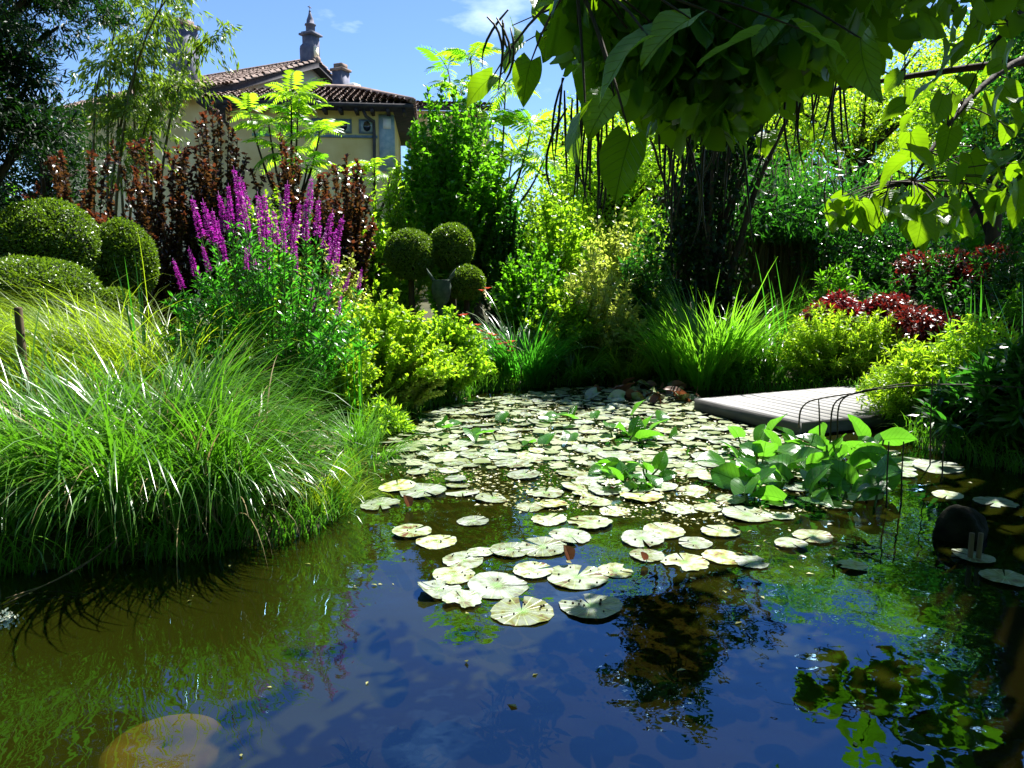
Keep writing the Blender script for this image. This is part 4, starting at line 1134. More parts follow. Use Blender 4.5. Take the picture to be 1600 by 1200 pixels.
# red lilies
rng = np.random.default_rng(460)
b = gb(822, 10.15)
lily = grass_clump('daylily', 'dark daylily clump with small red flowers at the far bank', b, .30, .22, 900, (.6, 1.25), (.05, .5), (.5, 1.9), (.014, .028), M['broad_grass'], 461, cat='plant', partname='foliage')
for (x, y) in ((728, 487), (740, 512), (746, 520), (766, 524), (770, 530), (790, 541), (797, 545), (806, 537), (757, 455)):
    t = P(x, y, 9.9 + rng.normal(0, .1))
    root = b + np.array((rng.normal(0, .1), -.1, 0))
    st = part('flower_stalk', *tube(bez(root, root * .4 + t * .6 + np.array((0, 0, .3)), t, 7), .006, 4), M['stem'], lily)
    for k in range(2):
        c = t + rng.normal(0, .035, 3)
        a = np.linspace(0, 2 * np.pi, 7)[:-1]
        V, F, T = scatter(OVAL, np.repeat(c[None], 6, 0), np.stack([np.cos(a), np.sin(a), np.full(6, .5)], -1), np.repeat(Z[None], 6, 0), .065, rng.random(6))
        part('flower', V, F, M['redflower'], st, T)
grass_clump('daylily', 'arching green daylily clump right of the red flowers', gb(895, 10.35), .22, .2, 420, (.6, 1.1), (.1, .5), (.7, 2.0), (.014, .026), M['grass'], 463, cat='plant', partname='foliage')

# big grass clump by the deck
grass_clump('reed_grass', 'big bright arching grass clump on the far bank behind the deck', gb(1105, 10.05), .52, .34, 1500, (.85, 1.55), (.04, .42), (.4, 1.7), (.014, .028), M['reed'], 470)
grass_clump('reed_grass', 'low arching grass at the left foot of the big grass clump', gb(985, 10.4), .38, .22, 700, (.4, .85), (.1, .5), (.8, 2.2), (.009, .018), M['sedge'], 471)
grass_clump('reed_grass', 'arching grass tuft between the big grass clump and the deck plants', gb(1205, 9.95), .22, .2, 420, (.5, 1.1), (.1, .5), (.8, 2.2), (.010, .02), M['grass'], 472)

# red maples
def maple(label, px, py, D, wpx, hpx, n, mat, seed):
    b = base_on_ground(px, D)
    c = P(px, py, D); r = wpx / 2 / FPX * D; hz = hpx / 2 / FPX * D
    tree('japanese_maple', label, b, c[2], c, (r, r * .7, hz), 16, n, OVAL, .062, M[mat], seed, .04, 'red maples on the right bank', blob=(.2, .36), upn=.7)
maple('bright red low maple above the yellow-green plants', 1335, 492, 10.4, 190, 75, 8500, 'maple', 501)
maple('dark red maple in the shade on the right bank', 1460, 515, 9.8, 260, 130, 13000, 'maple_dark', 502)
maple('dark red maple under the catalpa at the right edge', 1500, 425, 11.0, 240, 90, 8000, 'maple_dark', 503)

# ------------------------------------------------------------------ wooden deck
A, B = W(1091, 625, .13), W(1249, 662, .13)
ab = unit(B - A); pr = np.array((-ab[1], ab[0], 0)); pr = pr if pr[0] > 0 else -pr
LAB = np.linalg.norm(B - A)
deck = thing('wooden_deck', 'low grey wooden deck platform over the lily pond', 'deck', A * np.array((1, 1, 0)))
NP, PW = 19, .145
bp = mesh('plank', *(lambda V, F: (V, F))(*box((0, 0, 0), (PW / 2 - .004, 0, 0), (0, LAB / 2, 0), (0, 0, .014))), M['deck'])
rng = np.random.default_rng(520)
ang = math.atan2(ab[1], ab[0]) - math.pi / 2
for i in range(NP):
    c = A + ab * LAB / 2 + pr * (PW * (i + .5)) + Z * (.0 + rng.normal(0, .0012))
    o = link('plank', bp, deck, c - A * np.array((1, 1, 0)))
    o.rotation_euler = (rng.normal(0, .002), rng.normal(0, .002), ang)
for (c, h1, h2) in ((A + ab * LAB / 2 + pr * -.016, ab * (LAB / 2 + .03), pr * .014), (A - ab * .016 + pr * NP * PW / 2, pr * NP * PW / 2, ab * .014), (B + ab * .016 + pr * NP * PW / 2, pr * NP * PW / 2, ab * .014)):
    part('edge_board', *box(c - Z * .05, h1, h2, Z * .062), M['deckside'], deck)
for i in range(4):
    for s in (.12, .88):
        c = A + ab * LAB * s + pr * (.12 + i * .82)
        part('leg', *box(c - Z * .36, ab * .04, pr * .04, Z * .33), M['deckside'], deck)

# ------------------------------------------------------------------ lily pads
def pad_mesh(seed, ragged=0.0, curl=0.0):
    rng = np.random.default_rng(seed)
    n = 40
    half = rng.uniform(.02, .13)
    a = np.linspace(half, 2 * np.pi - half, n)
    edge = 1 + .03 * np.sin(a * 3 + rng.uniform(0, 6)) + .018 * np.sin(a * 13 + rng.uniform(0, 6)) + rng.normal(0, .012 + ragged, n)
    if ragged:
        k = rng.integers(4, n - 8); edge[k:k + 4] *= rng.uniform(.45, .75)
    rings = (.0, .34, .68, .92, 1.0)
    V = [[.05, 0, 0]]
    ph = rng.uniform(0, 6, 3)
    for r in rings[1:]:
        rr = r * edge if r > .5 else np.full(n, r)
        z = .012 * np.sin(a * 2 + ph[0]) * r ** 2 + .010 * np.sin(a * 5 + ph[1]) * r ** 3 + (.03 * r ** 6 * np.maximum(0, np.sin(a * 4 + ph[2])))
        z = z + curl * np.maximum(0, np.cos(a - ph[0])) ** 3 * r ** 4
        V += list(np.stack([rr * np.cos(a), rr * np.sin(a), z], -1))
    V = np.array(V)
    q, t = [], []
    for j in range(n - 1):
        t.append([0, 1 + j, 2 + j])
        for i in range(len(rings) - 2):
            o = 1 + i * n
            q.append([o + j, o + n + j, o + n + j + 1, o + j + 1])
    return mesh('lily_pad', V, [np.array(t), np.array(q)], M['pad'], smooth=True)
PADS = [pad_mesh(i) for i in range(6)] + [pad_mesh(20 + i, .02) for i in range(3)] + [pad_mesh(30 + i, .01, .4) for i in range(2)]
SPECK = mesh('speck', *lathe((0, 0, 0), [(.0, 0), (.008, 0), (.010, .006), (.006, .012), (0, .014)], 7), M['deadstem'])
rng = np.random.default_rng(600)
placed = []
def lily_pad(px, py, wpx, label, group=None, var=None, specks=0, rot=None, tilt=.03, world_xy=None, dia=None):
    if world_xy is None:
        p = W(px, py); d = wpx / FPX * (p[1] * math.cos(PITCH) + EYE * math.sin(PITCH))
    else:
        p = np.array((*world_xy, 0)); d = dia
    z = .004 + .0022 * (len(placed) % 7)
    o = link('lily_pad', PADS[rng.integers(0, 9) if var is None else var], None, (p[0], p[1], z), label, 'lily pad', group)
    o.rotation_euler = (rng.normal(0, tilt), rng.normal(0, tilt), rng.uniform(0, 6.28) if rot is None else rot)
    o.scale = (d / 2, d / 2, d / 2)
    placed.append((p[0], p[1], d / 2))
    for k in range(specks):
        a, r = rng.uniform(0, 6.28), rng.uniform(.2, .85)
        s = link('speck', SPECK, o, (r * math.cos(a), r * math.sin(a), .012))
        s.scale = (rng.uniform(3, 5),) * 3
    return o
NEAR = 'large pads at the front of the lily raft'
up = -math.pi / 2
lily_pad(815, 956, 100, 'large pale lily pad with a green notch, lowest of all in the photo', NEAR, 0, 9, math.pi * .5)
lily_pad(923, 948, 98, 'large round lily pad lying apart at the front right of the raft', NEAR, 1, 8, math.pi * .6)
lily_pad(777, 917, 94, 'wide lily pad folded open along a slit above the lowest pad', NEAR, 2, 2, .1)
lily_pad(709, 901, 66, 'oval lily pad with a dark notch left of the folded wide pad', NEAR, 3, 4, .5)
lily_pad(686, 924, 68, 'lily pad with a curled brown rim at the left front corner', NEAR, 9, 2, 2.6)
lily_pad(722, 940, 62, 'ragged pale lily pad touching the brown-rimmed pad', NEAR, 6, 1, 2.0)
lily_pad(832, 895, 62, 'lily pad tucked behind the wide broad pad in the front row', NEAR, 4, 4, .3)
lily_pad(901, 902, 98, 'broad lily pad with a yellow edge below the standing brown leaf', NEAR, 5, 8, 1.2)
lily_pad(962, 893, 54, 'torn lily pad with a pointed right end', NEAR, 7, 3, 5.9)
lily_pad(724, 877, 64, 'lily pad with a reddish rim above the oval notched pad', NEAR, 0, 4, 1.0)
lily_pad(750, 865, 44, 'small greyish lily pad behind the reddish-rimmed one', NEAR, 3, 1)
lily_pad(797, 862, 62, 'yellow-edged lily pad left of the standing brown leaf', NEAR, 1, 3)
lily_pad(848, 858, 74, 'pale lily pad directly behind the standing brown leaf', NEAR, 4, 4)
lily_pad(643, 833, 62, 'leftmost pad of the front raft, heart-shaped with a dark notch', NEAR, 5, 3, .9)
lily_pad(682, 847, 64, 'lily pad overlapping the heart-shaped pad on its right', NEAR, 2, 3, .8)
MIDP = 'pads in the middle of the lily raft'
for i, (x, y, w, lab) in enumerate(((739, 815, 50, 'greyish lily pad floating alone over the dark gap'), (858, 813, 54, 'cupped lily pad with a dark hollow in mid raft'), (921, 818, 70, 'broad split lily pad right of the cupped one'),
        (891, 840, 66, 'notched lily pad below the broad split pad'), (1003, 845, 66, 'lily pad with a brown bite in the right group'), (1037, 833, 64, 'lily pad behind the bitten pad in the right group'),
        (1070, 879, 74, 'right-hand front lily pad beside the tree shadow'), (1011, 869, 54, 'small lily pad between the bitten pad and the right front pad'), (1086, 850, 52, 'small lily pad at the border of the tree shadow'),
        (1125, 832, 60, 'lily pad half in the tree shadow'), (594, 790, 62, 'leftmost lily pad, beside a curled red-brown leaf'), (621, 762, 58, 'lily pad behind the leftmost pair'),
        (660, 770, 72, 'wide lily pad overlapping two others at the left end'), (722, 770, 54, 'violet-tinged lily pad left of the cupped rim pad'), (771, 779, 58, 'lily pad with a raised rim and one dark fold'),
        (852, 771, 58, 'pale lily pad above the cupped one'), (930, 786, 50, 'lily pad left of the right-hand middle pads'), (1003, 777, 66, 'broad lily pad in the bright middle right'), (818, 744, 52, 'rounded lily pad by the blue water gap'),
        (800, 727, 54, 'lily pad with a wide slit above the blue water gap'), (1060, 795, 60, 'yellowish lily pad right of the middle'), (960, 800, 48, 'small yellowish lily pad near the white flower'), (1168, 805, 78, 'large lily pad at the right end of the sunlit raft'))):
    lily_pad(x, y, w, lab, MIDP, None, 2)
# the dense carpet
REG = np.array([(610, 690), (690, 640), (760, 622), (900, 606), (1075, 608), (1095, 640), (1180, 668), (1260, 690), (1400, 705), (1420, 745), (1290, 800), (1180, 815), (1080, 822), (960, 808), (800, 795), (700, 755), (625, 745)], float)
RW = np.array([W(*q)[:2] for q in REG])
def inside(poly, x, y):
    ins = False
    for (ax, ay), (bx, by) in zip(poly, np.roll(poly, -1, 0)):
        if (ay > y) != (by > y) and x < ax + (y - ay) / (by - ay) * (bx - ax):
            ins = not ins
    return ins
cnt, tries, buckets = 0, 0, {}
lo, hi = RW.min(0), RW.max(0)
while cnt < 250 and tries < 30000:
    tries += 1
    x, y = rng.uniform(lo, hi)
    if not inside(RW, x, y):
        continue
    d = rng.uniform(.15, .30) * np.interp(y, [5, 9], [1, .72])
    s = (np.array((x, y)) - A[:2])
    if -.1 < s @ ab[:2] < LAB + .1 and s @ pr[:2] > -.1:
        continue
    if any((x - a) ** 2 + (y - b_) ** 2 < (.74 * (d / 2 + r)) ** 2 for a, b_, r in placed):
        continue
    D = y
    far = D > 7.4
    px = 800 + x / (y * math.cos(PITCH) + EYE * math.sin(PITCH)) * FPX
    size = 'small' if d < .20 else ('medium' if d < .255 else 'large')
    depth, grp = (('by the far bank', 'lily pads by the far bank') if D > 8.8 else ('in the far rows', 'lily pads in the far rows') if D > 7.4 else ('in the crowded middle rows', 'lily pads in the middle rows') if D > 6.2
                  else ('in the nearer rows', 'lily pads in the nearer rows') if D > 5.2 else ('just behind the front pads', 'lily pads just behind the front'))
    col = ('beside the left bank' if px < 720 else 'below the dark daylilies' if px < 860 else 'left of the raised leaves' if px < 960 else 'below the big grass clump' if px < 1110 else 'near the deck')
    lab = f'{size} lily pad {depth}, {col}'
    buckets.setdefault(lab, []).append(lily_pad(0, 0, 0, lab, grp, None, 0, None, .05 if not far else .08, (x, y), d))
    cnt += 1
ORD = ('leftmost', 'second from left', 'third from left', 'fourth from left', 'fifth from left', 'sixth from left', 'seventh from left', 'eighth from left', 'ninth from left', 'tenth from left', 'eleventh from left', 'twelfth from left', 'thirteenth from left', 'fourteenth from left')
for lab, pads in buckets.items():
    if 1 < len(pads) <= len(ORD):
        for o_, od in zip(sorted(pads, key=lambda q: q.location.x / q.location.y), ORD):
            o_['label'] = f'{lab}, {od}'
for i, (x, y, w, lab) in enumerate(((1130, 872, 64, 'shaded bluish lily pad right of the front right pad'), (1175, 880, 52, 'shaded bluish lily pad at the end of the front row'), (1270, 840, 60, 'shaded lily pad in dark water below the upright leaves'),
                                    (1330, 886, 46, 'lone shaded lily pad in dark water at the right'), (1235, 852, 50, 'shaded lily pad near the big sunlit pad'), (1465, 732, 70, 'lily pad by the right bank below the feathery plant'),
                                    (1420, 722, 60, 'lily pad under the dark hanging stems'), (1555, 786, 60, 'thin sunlit lily pad at the right edge'), (1480, 775, 44, 'small lily pad beside the dark round rock'),
                                    (1570, 905, 70, 'lily pad in dark water at the right edge'), (1520, 872, 60, 'lily pad under the two short stakes'))):
    lily_pad(x, y, w, lab, 'pads in the shaded water on the right', None, 0)

# the many smaller pads beyond the first three hundred, one mass towards the far bank
acc, k2, tries = Acc(), 0, 0
while k2 < 330 and tries < 30000:
    tries += 1
    x, y = rng.uniform(lo, hi)
    if y < 5.6 or not inside(RW, x, y):
        continue
    q = np.array((x, y)) - A[:2]
    if -.1 < q @ ab[:2] < LAB + .1 and q @ pr[:2] > -.1:
        continue
    d = rng.uniform(.08, .17)
    if any((x - a) ** 2 + (y - b_) ** 2 < (.62 * (d / 2 + r_)) ** 2 for a, b_, r_ in placed):
        continue
    placed.append((x, y, d / 2)); k2 += 1
    a = np.linspace(.1, 6.18, 15) + rng.uniform(0, 6.28)
    e_ = d / 2 * (1 + rng.normal(0, .05, 15))
    tl_ = rng.normal(0, .12, 2)
    V = np.stack([x + e_ * np.cos(a), y + e_ * np.sin(a), .006 + .004 * (k2 % 4) + np.abs(tl_[0] * e_ * np.cos(a) + tl_[1] * e_ * np.sin(a))], -1)
    V = np.concatenate([[[x, y, .006 + .004 * (k2 % 4)]], V])
    acc.add(V, np.stack([np.zeros(14, int), np.arange(1, 15), np.arange(2, 16)], -1), rng.random())
V, F, T = acc.out()
link('small_lily_pads', mesh('small_lily_pads', V, F, M['smallpad'], T), label='mass of small lily pads filling the gaps towards the far bank', kind='stuff')

# upright glossy leaves
def heart(n=7, fold=.18, droopy=.35, seed=0, wid=.38, lobes=.16):
    rng = np.random.default_rng(seed)
    t = np.linspace(0, 1, n)
    w = wid * np.sin(np.pi * np.clip(t * .83 + .17, 0, 1)) ** .8 * (1 - t ** 3 * .25)
    w[-1] = .004
    back = lobes * (1 - t) ** 3
    wob = .035 * np.sin(t * 9 + seed) + .012 * np.sin(t * 21 + 2 * seed)
    mid = np.stack([np.zeros(n), t, -droopy * t ** 2 * .6], -1)
    L = np.stack([-w, t - back, fold * w - droopy * t ** 2 * .6 + wob], -1)
    R = np.stack([w, t - back, fold * w - droopy * t ** 2 * .6 - wob], -1)
    L2, R2 = (mid + L) / 2 + np.array((0, 0, .015)), (mid + R) / 2 + np.array((0, 0, .015))
    V = np.concatenate([L, L2, mid, R2, R])
    i = np.arange(n - 1)
    F = np.concatenate([np.stack([c * n + i, (c + 1) * n + i, (c + 1) * n + i + 1, c * n + i + 1], -1) for c in range(4)])
    return V, F
ARUM = []
for s in range(4):
    V, F = heart(8, .35, .3 + .2 * s, s, .40, .12)
    ARUM.append(mesh('leaf', V, F, M['arum'], np.full(len(V), (s + .5) / 4), smooth=True))
def pond_plant(label, centers, seed, group=None, size=(.16, .26)):
    rng = np.random.default_rng(seed)
    b0 = W(centers[0][0], centers[0][1] + 30)
    o = thing('pond_plant', label, 'plant', b0, group)
    for (x, y, h) in centers:
        base = W(x + rng.normal(0, 6), y + 30); base[2] = -.05
        t = np.array((base[0] + rng.normal(0, .04), base[1], h))
        part('stalk', *tube(bez(base, base + Z * h * .6, t, 5), .008, 5), M['stem'], o)
        l = link('leaf', ARUM[rng.integers(0, 4)], o, t - b0)
        l.rotation_euler = (rng.uniform(.0, 1.3), rng.normal(0, .45), rng.uniform(0, 6.28))
        l.scale = (rng.uniform(*size),) * 3
rng = np.random.default_rng(700)
cs = [(rng.uniform(1150, 1395), rng.uniform(668, 765), rng.uniform(.03, .15)) for _ in range(72)]
pond_plant('cluster of upright glossy green leaves in front of the deck', cs, 701)
cs = [(rng.uniform(925, 1060), rng.uniform(708, 738), rng.uniform(.02, .07)) for _ in range(20)]
pond_plant('small cluster of raised green leaves in the middle of the lily raft', cs, 702, size=(.11, .18))
cs = [(rng.uniform(690, 1060), rng.uniform(625, 680), rng.uniform(.02, .10)) for _ in range(26)]
pond_plant('scattered upturned leaves among the far lily pads', cs, 703, size=(.14, .22))
rng = np.random.default_rng(705)
cl = thing('withered_pads', 'curled brown and white lily leaves heaped by the far bank', 'plant', W(1010, 612))
b0 = W(1010, 612)
WITH = mesh('leaf', *heart(7, .6, .5, 3, .45, .12), M['deadleaf'], np.full(35, .4), smooth=True)
WITH2 = mesh('leaf', *heart(7, .5, .4, 5, .45, .12), M['pad'], smooth=True)
for i in range(46):
    p = W(rng.uniform(930, 1090), rng.uniform(604, 634)); p[2] = rng.uniform(.01, .09)
    l = link('leaf', WITH if rng.random() < .5 else WITH2, cl, p - b0)
    l.rotation_euler = (rng.uniform(-.5, 1.0), rng.normal(0, .6), rng.uniform(0, 6.28)); l.scale = (rng.uniform(.12, .22),) * 3
for (x, y, s, rz, lab) in ((886, 880, .08, .9, 'upright brown withered leaf standing among the front pads'), (636, 796, .08, 1.2, 'curled red-brown leaf beside the leftmost lily pad'), (1006, 880, .05, 2.0, 'small brown curled leaf by the right front pads')):
    p = W(x, y)
    o = link('withered_leaf', mesh('withered_leaf', *heart(7, 1.5, -.5, 7, .42, .12), M['deadleaf'], np.full(35, .2), smooth=True), None, (p[0], p[1], .015), lab, 'leaf')
    o.rotation_euler = (.9, .1, rz); o.scale = (s, s, s)

def water_lily(x, y, label):
    p = W(x, y); p[2] = .03
    o = thing('water_lily', label, 'flower', p, 'white water lilies')
    rng = np.random.default_rng(int(x))
    for ringi, (n, el, L) in enumerate(((8, .35, .085), (7, .75, .075), (5, 1.15, .06))):
        a = np.linspace(0, 2 * np.pi, n, endpoint=False) + ringi * .4
        for aa in a:
            V, F, T = scatter(OVAL, p[None] + Z * .005, np.array([[math.cos(aa) * math.cos(el), math.sin(aa) * math.cos(el), math.sin(el)]]), np.array([[-math.cos(aa), -math.sin(aa), 1.2]]), [L], np.array([.6]))
            part('petal', V, F, M['whiteflower'], o, T)
    part('flower_centre', *lathe(p, [(0, -.01), (.018, .0), (.016, .03), (0, .035)], 8), M['redflower'], o)
water_lily(1225, 745, 'white water lily at the left of the upright glossy leaves')
water_lily(957, 768, 'pale water lily in the middle of the lily raft')

# floating weed between the pads
rng = np.random.default_rng(720)
n = 38000
t = rng.random(n)
x = rng.uniform(-3.2, 4.4, n); y = rng.uniform(2.1, 10.2, n)
keep = np.zeros(n, bool)
for i in range(n):
    if inside(RW, x[i], y[i]):
        keep[i] = True
    else:
        keep[i] = rng.random() < (.006 + .05 * (y[i] > 3.3) * (math.sin(x[i] * 2.3 + y[i]) * math.cos(y[i] * 1.9 - x[i]) > .35)) + (.25 if (x[i] < -.5 and y[i] > 5.5) else 0)
keep &= pond_sd(x, y) < -.02
x, y = x[keep], y[keep]
pos = np.stack([x, y, np.full(len(x), .0025) + rng.random(len(x)) * .004], -1)
d = rdir(len(x), rng) * np.array((1, 1, .12))
V, F, T = scatter(LEAF4, pos, d, rdir(len(x), rng) * .35 + Z, rng.uniform(.012, .045, len(x)), rng.random(len(x)))
link('floating_weed', mesh('floating_weed', V, F, M['weed'], T), label='fine floating weed scattered between the lily pads', kind='stuff')

# ------------------------------------------------------------------ things in the dark water on the right
def stalks(name, label, cat, lines, mat, r=.006, group=None):
    o = thing(name, label, cat, lines[0][0] * np.array((1, 1, 0)), group)
    for pts in lines:
        c = np.asarray(pts)
        t = np.linspace(0, 1, len(c)); tt = np.linspace(0, 1, 18)
        c = np.stack([np.interp(tt, t, c[:, j]) for j in range(3)], -1)
        for _ in range(2):
            c[1:-1] = (c[:-2] + 2 * c[1:-1] + c[2:]) / 4
        part('stalk', *tube(c, np.linspace(r, r * .6, 18), 6), mat, o, smooth=True)
    return o
D = 5.6
stalks('bent_reed', 'dark bent reed stalks arching over the front of the deck', 'reed',
       [[W(1297, 712) - Z * .1, P(1297, 700, D), P(1298, 640, D), P(1306, 624, D), P(1330, 615, D), P(1400, 603, D), P(1500, 599, D - .2), P(1600, 606, D - .4)],
        [W(1309, 715) - Z * .1, P(1309, 705, D), P(1308, 640, D), P(1316, 622, D), P(1340, 611, D), P(1420, 598, D)],
        [P(1248, 668, 6.3), P(1250, 640, 6.2), P(1262, 627, 6.1), P(1290, 621, 5.9), P(1330, 615, D)],
        [P(1281, 680, 6.2), P(1280, 640, 6.1), P(1279, 624, 6.0)]], M['deadstem'], .008)
for i, (x, y0, y1, lab) in enumerate(((1385, 690, 790, 'thin dark reed in front of the right upright leaves'), (1408, 690, 785, 'thin dark reed right of its neighbour in shaded water'), (1453, 590, 730, 'tall dark reed below the feathery plant'),
                                      (1472, 690, 745, 'short dark reed by the right bank'))):
    b = W(x, y1)
    stalks('reed', lab, 'reed', [[b - Z * .1, b + Z * .02, P(x + 1, (y0 + y1) / 2, b[1]), P(x + 4, y0, b[1])]], M['deadstem'], .007, 'dark reeds standing in the pond')
p = W(1522, 875)
st = thing('short_stakes', 'two short pale stakes standing in the shaded water', 'stake', p)
for s in (-.022, .022):
    part('stake', *tube([p + np.array((s, 0, -.15)), p + np.array((s, 0, .0)), p + np.array((s * 1.1, 0, .15))], .013, 8), M['post'], st)
def rock(name, label, c, r, mat, seed, n=3):
    rng = np.random.default_rng(seed)
    lat, lon = np.linspace(-np.pi / 2, np.pi / 2, 15), np.linspace(0, 2 * np.pi, 25)[:-1]
    A_, O_ = np.meshgrid(lat, lon, indexing='ij')
    q = np.stack([np.cos(A_) * np.cos(O_), np.cos(A_) * np.sin(O_), np.sin(A_)], -1).reshape(-1, 3)
    f = 1 + sum(.09 * np.sin(q @ rng.normal(0, 2.2, 3) + rng.uniform(0, 6)) for _ in range(5)) + .03 * np.sin(q @ rng.normal(0, 7, 3))
    V = c + q * f[:, None] * np.asarray(r)
    i, j = np.meshgrid(np.arange(14), np.arange(24), indexing='ij')
    F = np.stack([i * 24 + j, i * 24 + (j + 1) % 24, (i + 1) * 24 + (j + 1) % 24, (i + 1) * 24 + j], -1).reshape(-1, 4)
    return solo(name, V, F, mat, label, 'rock', c * np.array((1, 1, 0)), smooth=True)
c = W(1498, 838); c[2] = .04
rock('boulder', 'dark round boulder standing in the shaded water', c, (.14, .13, .14), M['rock'], 741)
c = W(1575, 640) ; c = P(1572, 584, 6.6)
rock('pale_stone', 'pale stone among the plants at the right edge', np.array((c[0], 6.6, c[2])), (.15, .12, .09), M['palestone'], 742)

# sunken round slab with a hole, seen through the water
c = W(255, 1165, -.05)
V, F = lathe((c[0], c[1], -.05), [(.014, -.06), (.014, 0), (.16, .004), (.19, -.005), (.195, -.06), (.014, -.06)], 44)
solo('sunken_slab', V, F, M['disc'], 'round sandy slab with a small hole under water at the lower left', 'slab', (c[0], c[1], -.16))
# submerged sprigs
rng = np.random.default_rng(760)
spots = ('left of the grass reflection', 'farthest left', 'above the sunken slab', 'below the lowest lily pad', 'right of the one below the lowest pad', 'at the bottom centre', 'right of the sunken slab',
         'in the olive water under the grass', 'beside the left shore of the blue reflection', 'below the front right pad')
for i, (x, y, s) in enumerate(((350, 1010, .12), (110, 990, .1), (245, 1035, .12), (770, 1090, .2), (840, 1120, .22), (640, 1160, .2), (560, 1175, .2), (430, 950, .1), (470, 965, .1), (1060, 1020, .15))):
    p = W(x, y, -.10); p[2] = -.3
    n = 60
    t = np.linspace(0, 1, n)
    pos = p + np.stack([.15 * s * np.sin(t * 5 + i), .1 * s * np.cos(t * 4), t * .22], -1) + rng.normal(0, .1 * s, (n, 3)) * np.array((1, 1, .1))
    V, F, T = scatter(LANCE, pos, rdir(n, rng) + np.array((0, 0, .3)), rdir(n, rng), rng.uniform(.25, .5, n) * s, rng.random(n))
    o = thing('water_weed', 'dark sprig of water weed under water, ' + spots[i], 'plant', p, 'submerged weed sprigs')
    part('foliage', V, F, M['sprig'], o, T, kind='stuff')
    part('stem', *tube([p, p + np.array((0, 0, .22))], .004, 4), M['sprig'], o)
# long fallen grass stalks at the lower left
stalks('fallen_stalk', 'two long pale grass stalks slanting into the water at the lower left', 'reed',
       [[P(190, 835, 3.75), P(150, 870, 3.55), P(90, 905, 3.4), W(5, 945)], [P(180, 845, 3.7), P(130, 885, 3.5), P(70, 915, 3.4), W(8, 935)]], M['post'], .004)
p = W(8, 968)
n = 60
fl = thing('white_flakes', 'small cluster of white flakes floating at the left edge', 'flower', p)  # cluster of small white flakes on the water
V, F, T = scatter(OVAL, p + rng.normal(0, 1, (n, 3)) * np.array((.022, .02, .008)) + Z * .015, rdir(n, rng), rdir(n, rng) + Z, .016, rng.random(n))
part('flakes', V, F, M['whiteflower'], fl, T, kind='stuff')

# ------------------------------------------------------------------ catalpa over the pond
rng = np.random.default_rng(800)
tb = base_on_ground(1640, 8.2)
cat = thing('catalpa_tree', 'catalpa with huge heart-shaped leaves and hanging pods over the pond', 'tree', tb)
CATL = []
for s in range(6):
    V, F = heart(13, .22 + .08 * (s % 3), .25 + .18 * s, s, .42, .15)
    CATL.append(mesh('leaf', V, F, M['catalpa'], np.full(len(V), (s + .5) / 6), smooth=True))
fork = tb + np.array((.05, -.1, 3.6))
part('trunk', *tube(bez(tb - Z * .1, tb + np.array((-.12, 0, 1.8)), fork, 9), np.linspace(.24, .16, 9), 12), M['bark'], cat, smooth=True)
limbs = {}
def limb(key, start, mid, end, r0, r1, n=12):
    c = bez(start, mid, end, n)
    part('limb', *tube(c, np.linspace(r0, r1, n), 8), M['bark'], cat, smooth=True)
    limbs[key] = c
limb('a', fork, P(1480, -150, 6.5), P(1150, -80, 3.3), .11, .03)
limb('b', fork, P(1500, -80, 6.0), P(900, -30, 2.7), .09, .015)
limb('c', fork, P(1560, 40, 7.2), P(1425, 285, 6.1), .05, .012)
limb('d', fork, P(1600, -200, 7.0), P(1300, -320, 6.0), .12, .03)
limb('e', fork, P(1640, -60, 6.6), P(1560, 60, 5.2), .07, .015)
limb('f', fork, P(1500, 100, 8.2), P(1250, 150, 7.6), .06, .012)
limb('g', fork, fork + np.array((-.6, -1.2, 1.6)), fork + np.array((-2.6, -1.8, 2.0)), .10, .03)
limb('h', fork, fork + np.array((.2, .5, 1.6)), fork + np.array((-.2, .6, 3.0)), .10, .03)
def add_leaf(p, size, rot=None, tipdown=.9):
    l = link('leaf', CATL[rng.integers(0, 6)], cat, p - tb)
    l.rotation_euler = rot if rot is not None else (-rng.uniform(.35, 1.35) * tipdown, rng.normal(0, .4), rng.uniform(0, 6.28))
    l.scale = (size,) * 3
    return l
twigs = Acc()
def twig_to(p):
    best = min((np.linalg.norm(c - p, axis=1).min(), k) for k, c in limbs.items())
    c = limbs[best[1]]; q = c[np.argmin(np.linalg.norm(c - p, axis=1))]
    if np.linalg.norm(q - p) < 1.6:
        twigs.add(*tube(bez(q, (p + q) / 2 + Z * .08, p, 5), np.linspace(.008, .003, 5), 4, cap=False))
# big dark leaves close overhead
for i in range(158):
    x = rng.uniform(840, 1390)
    low = np.interp(x, [840, 900, 960, 1040, 1120, 1230, 1300, 1360, 1400], [40, 110, 190, 150, 150, 70, 50, 120, 30])
    y = low - 170 * rng.random() ** 1.3 - 20
    D = rng.uniform(2.7, 4.6)
    p = P(x, y - 25, D)
    add_leaf(p, rng.uniform(.11, .19), None, 1.2)
    if i % 2 == 0:
        twig_to(p)
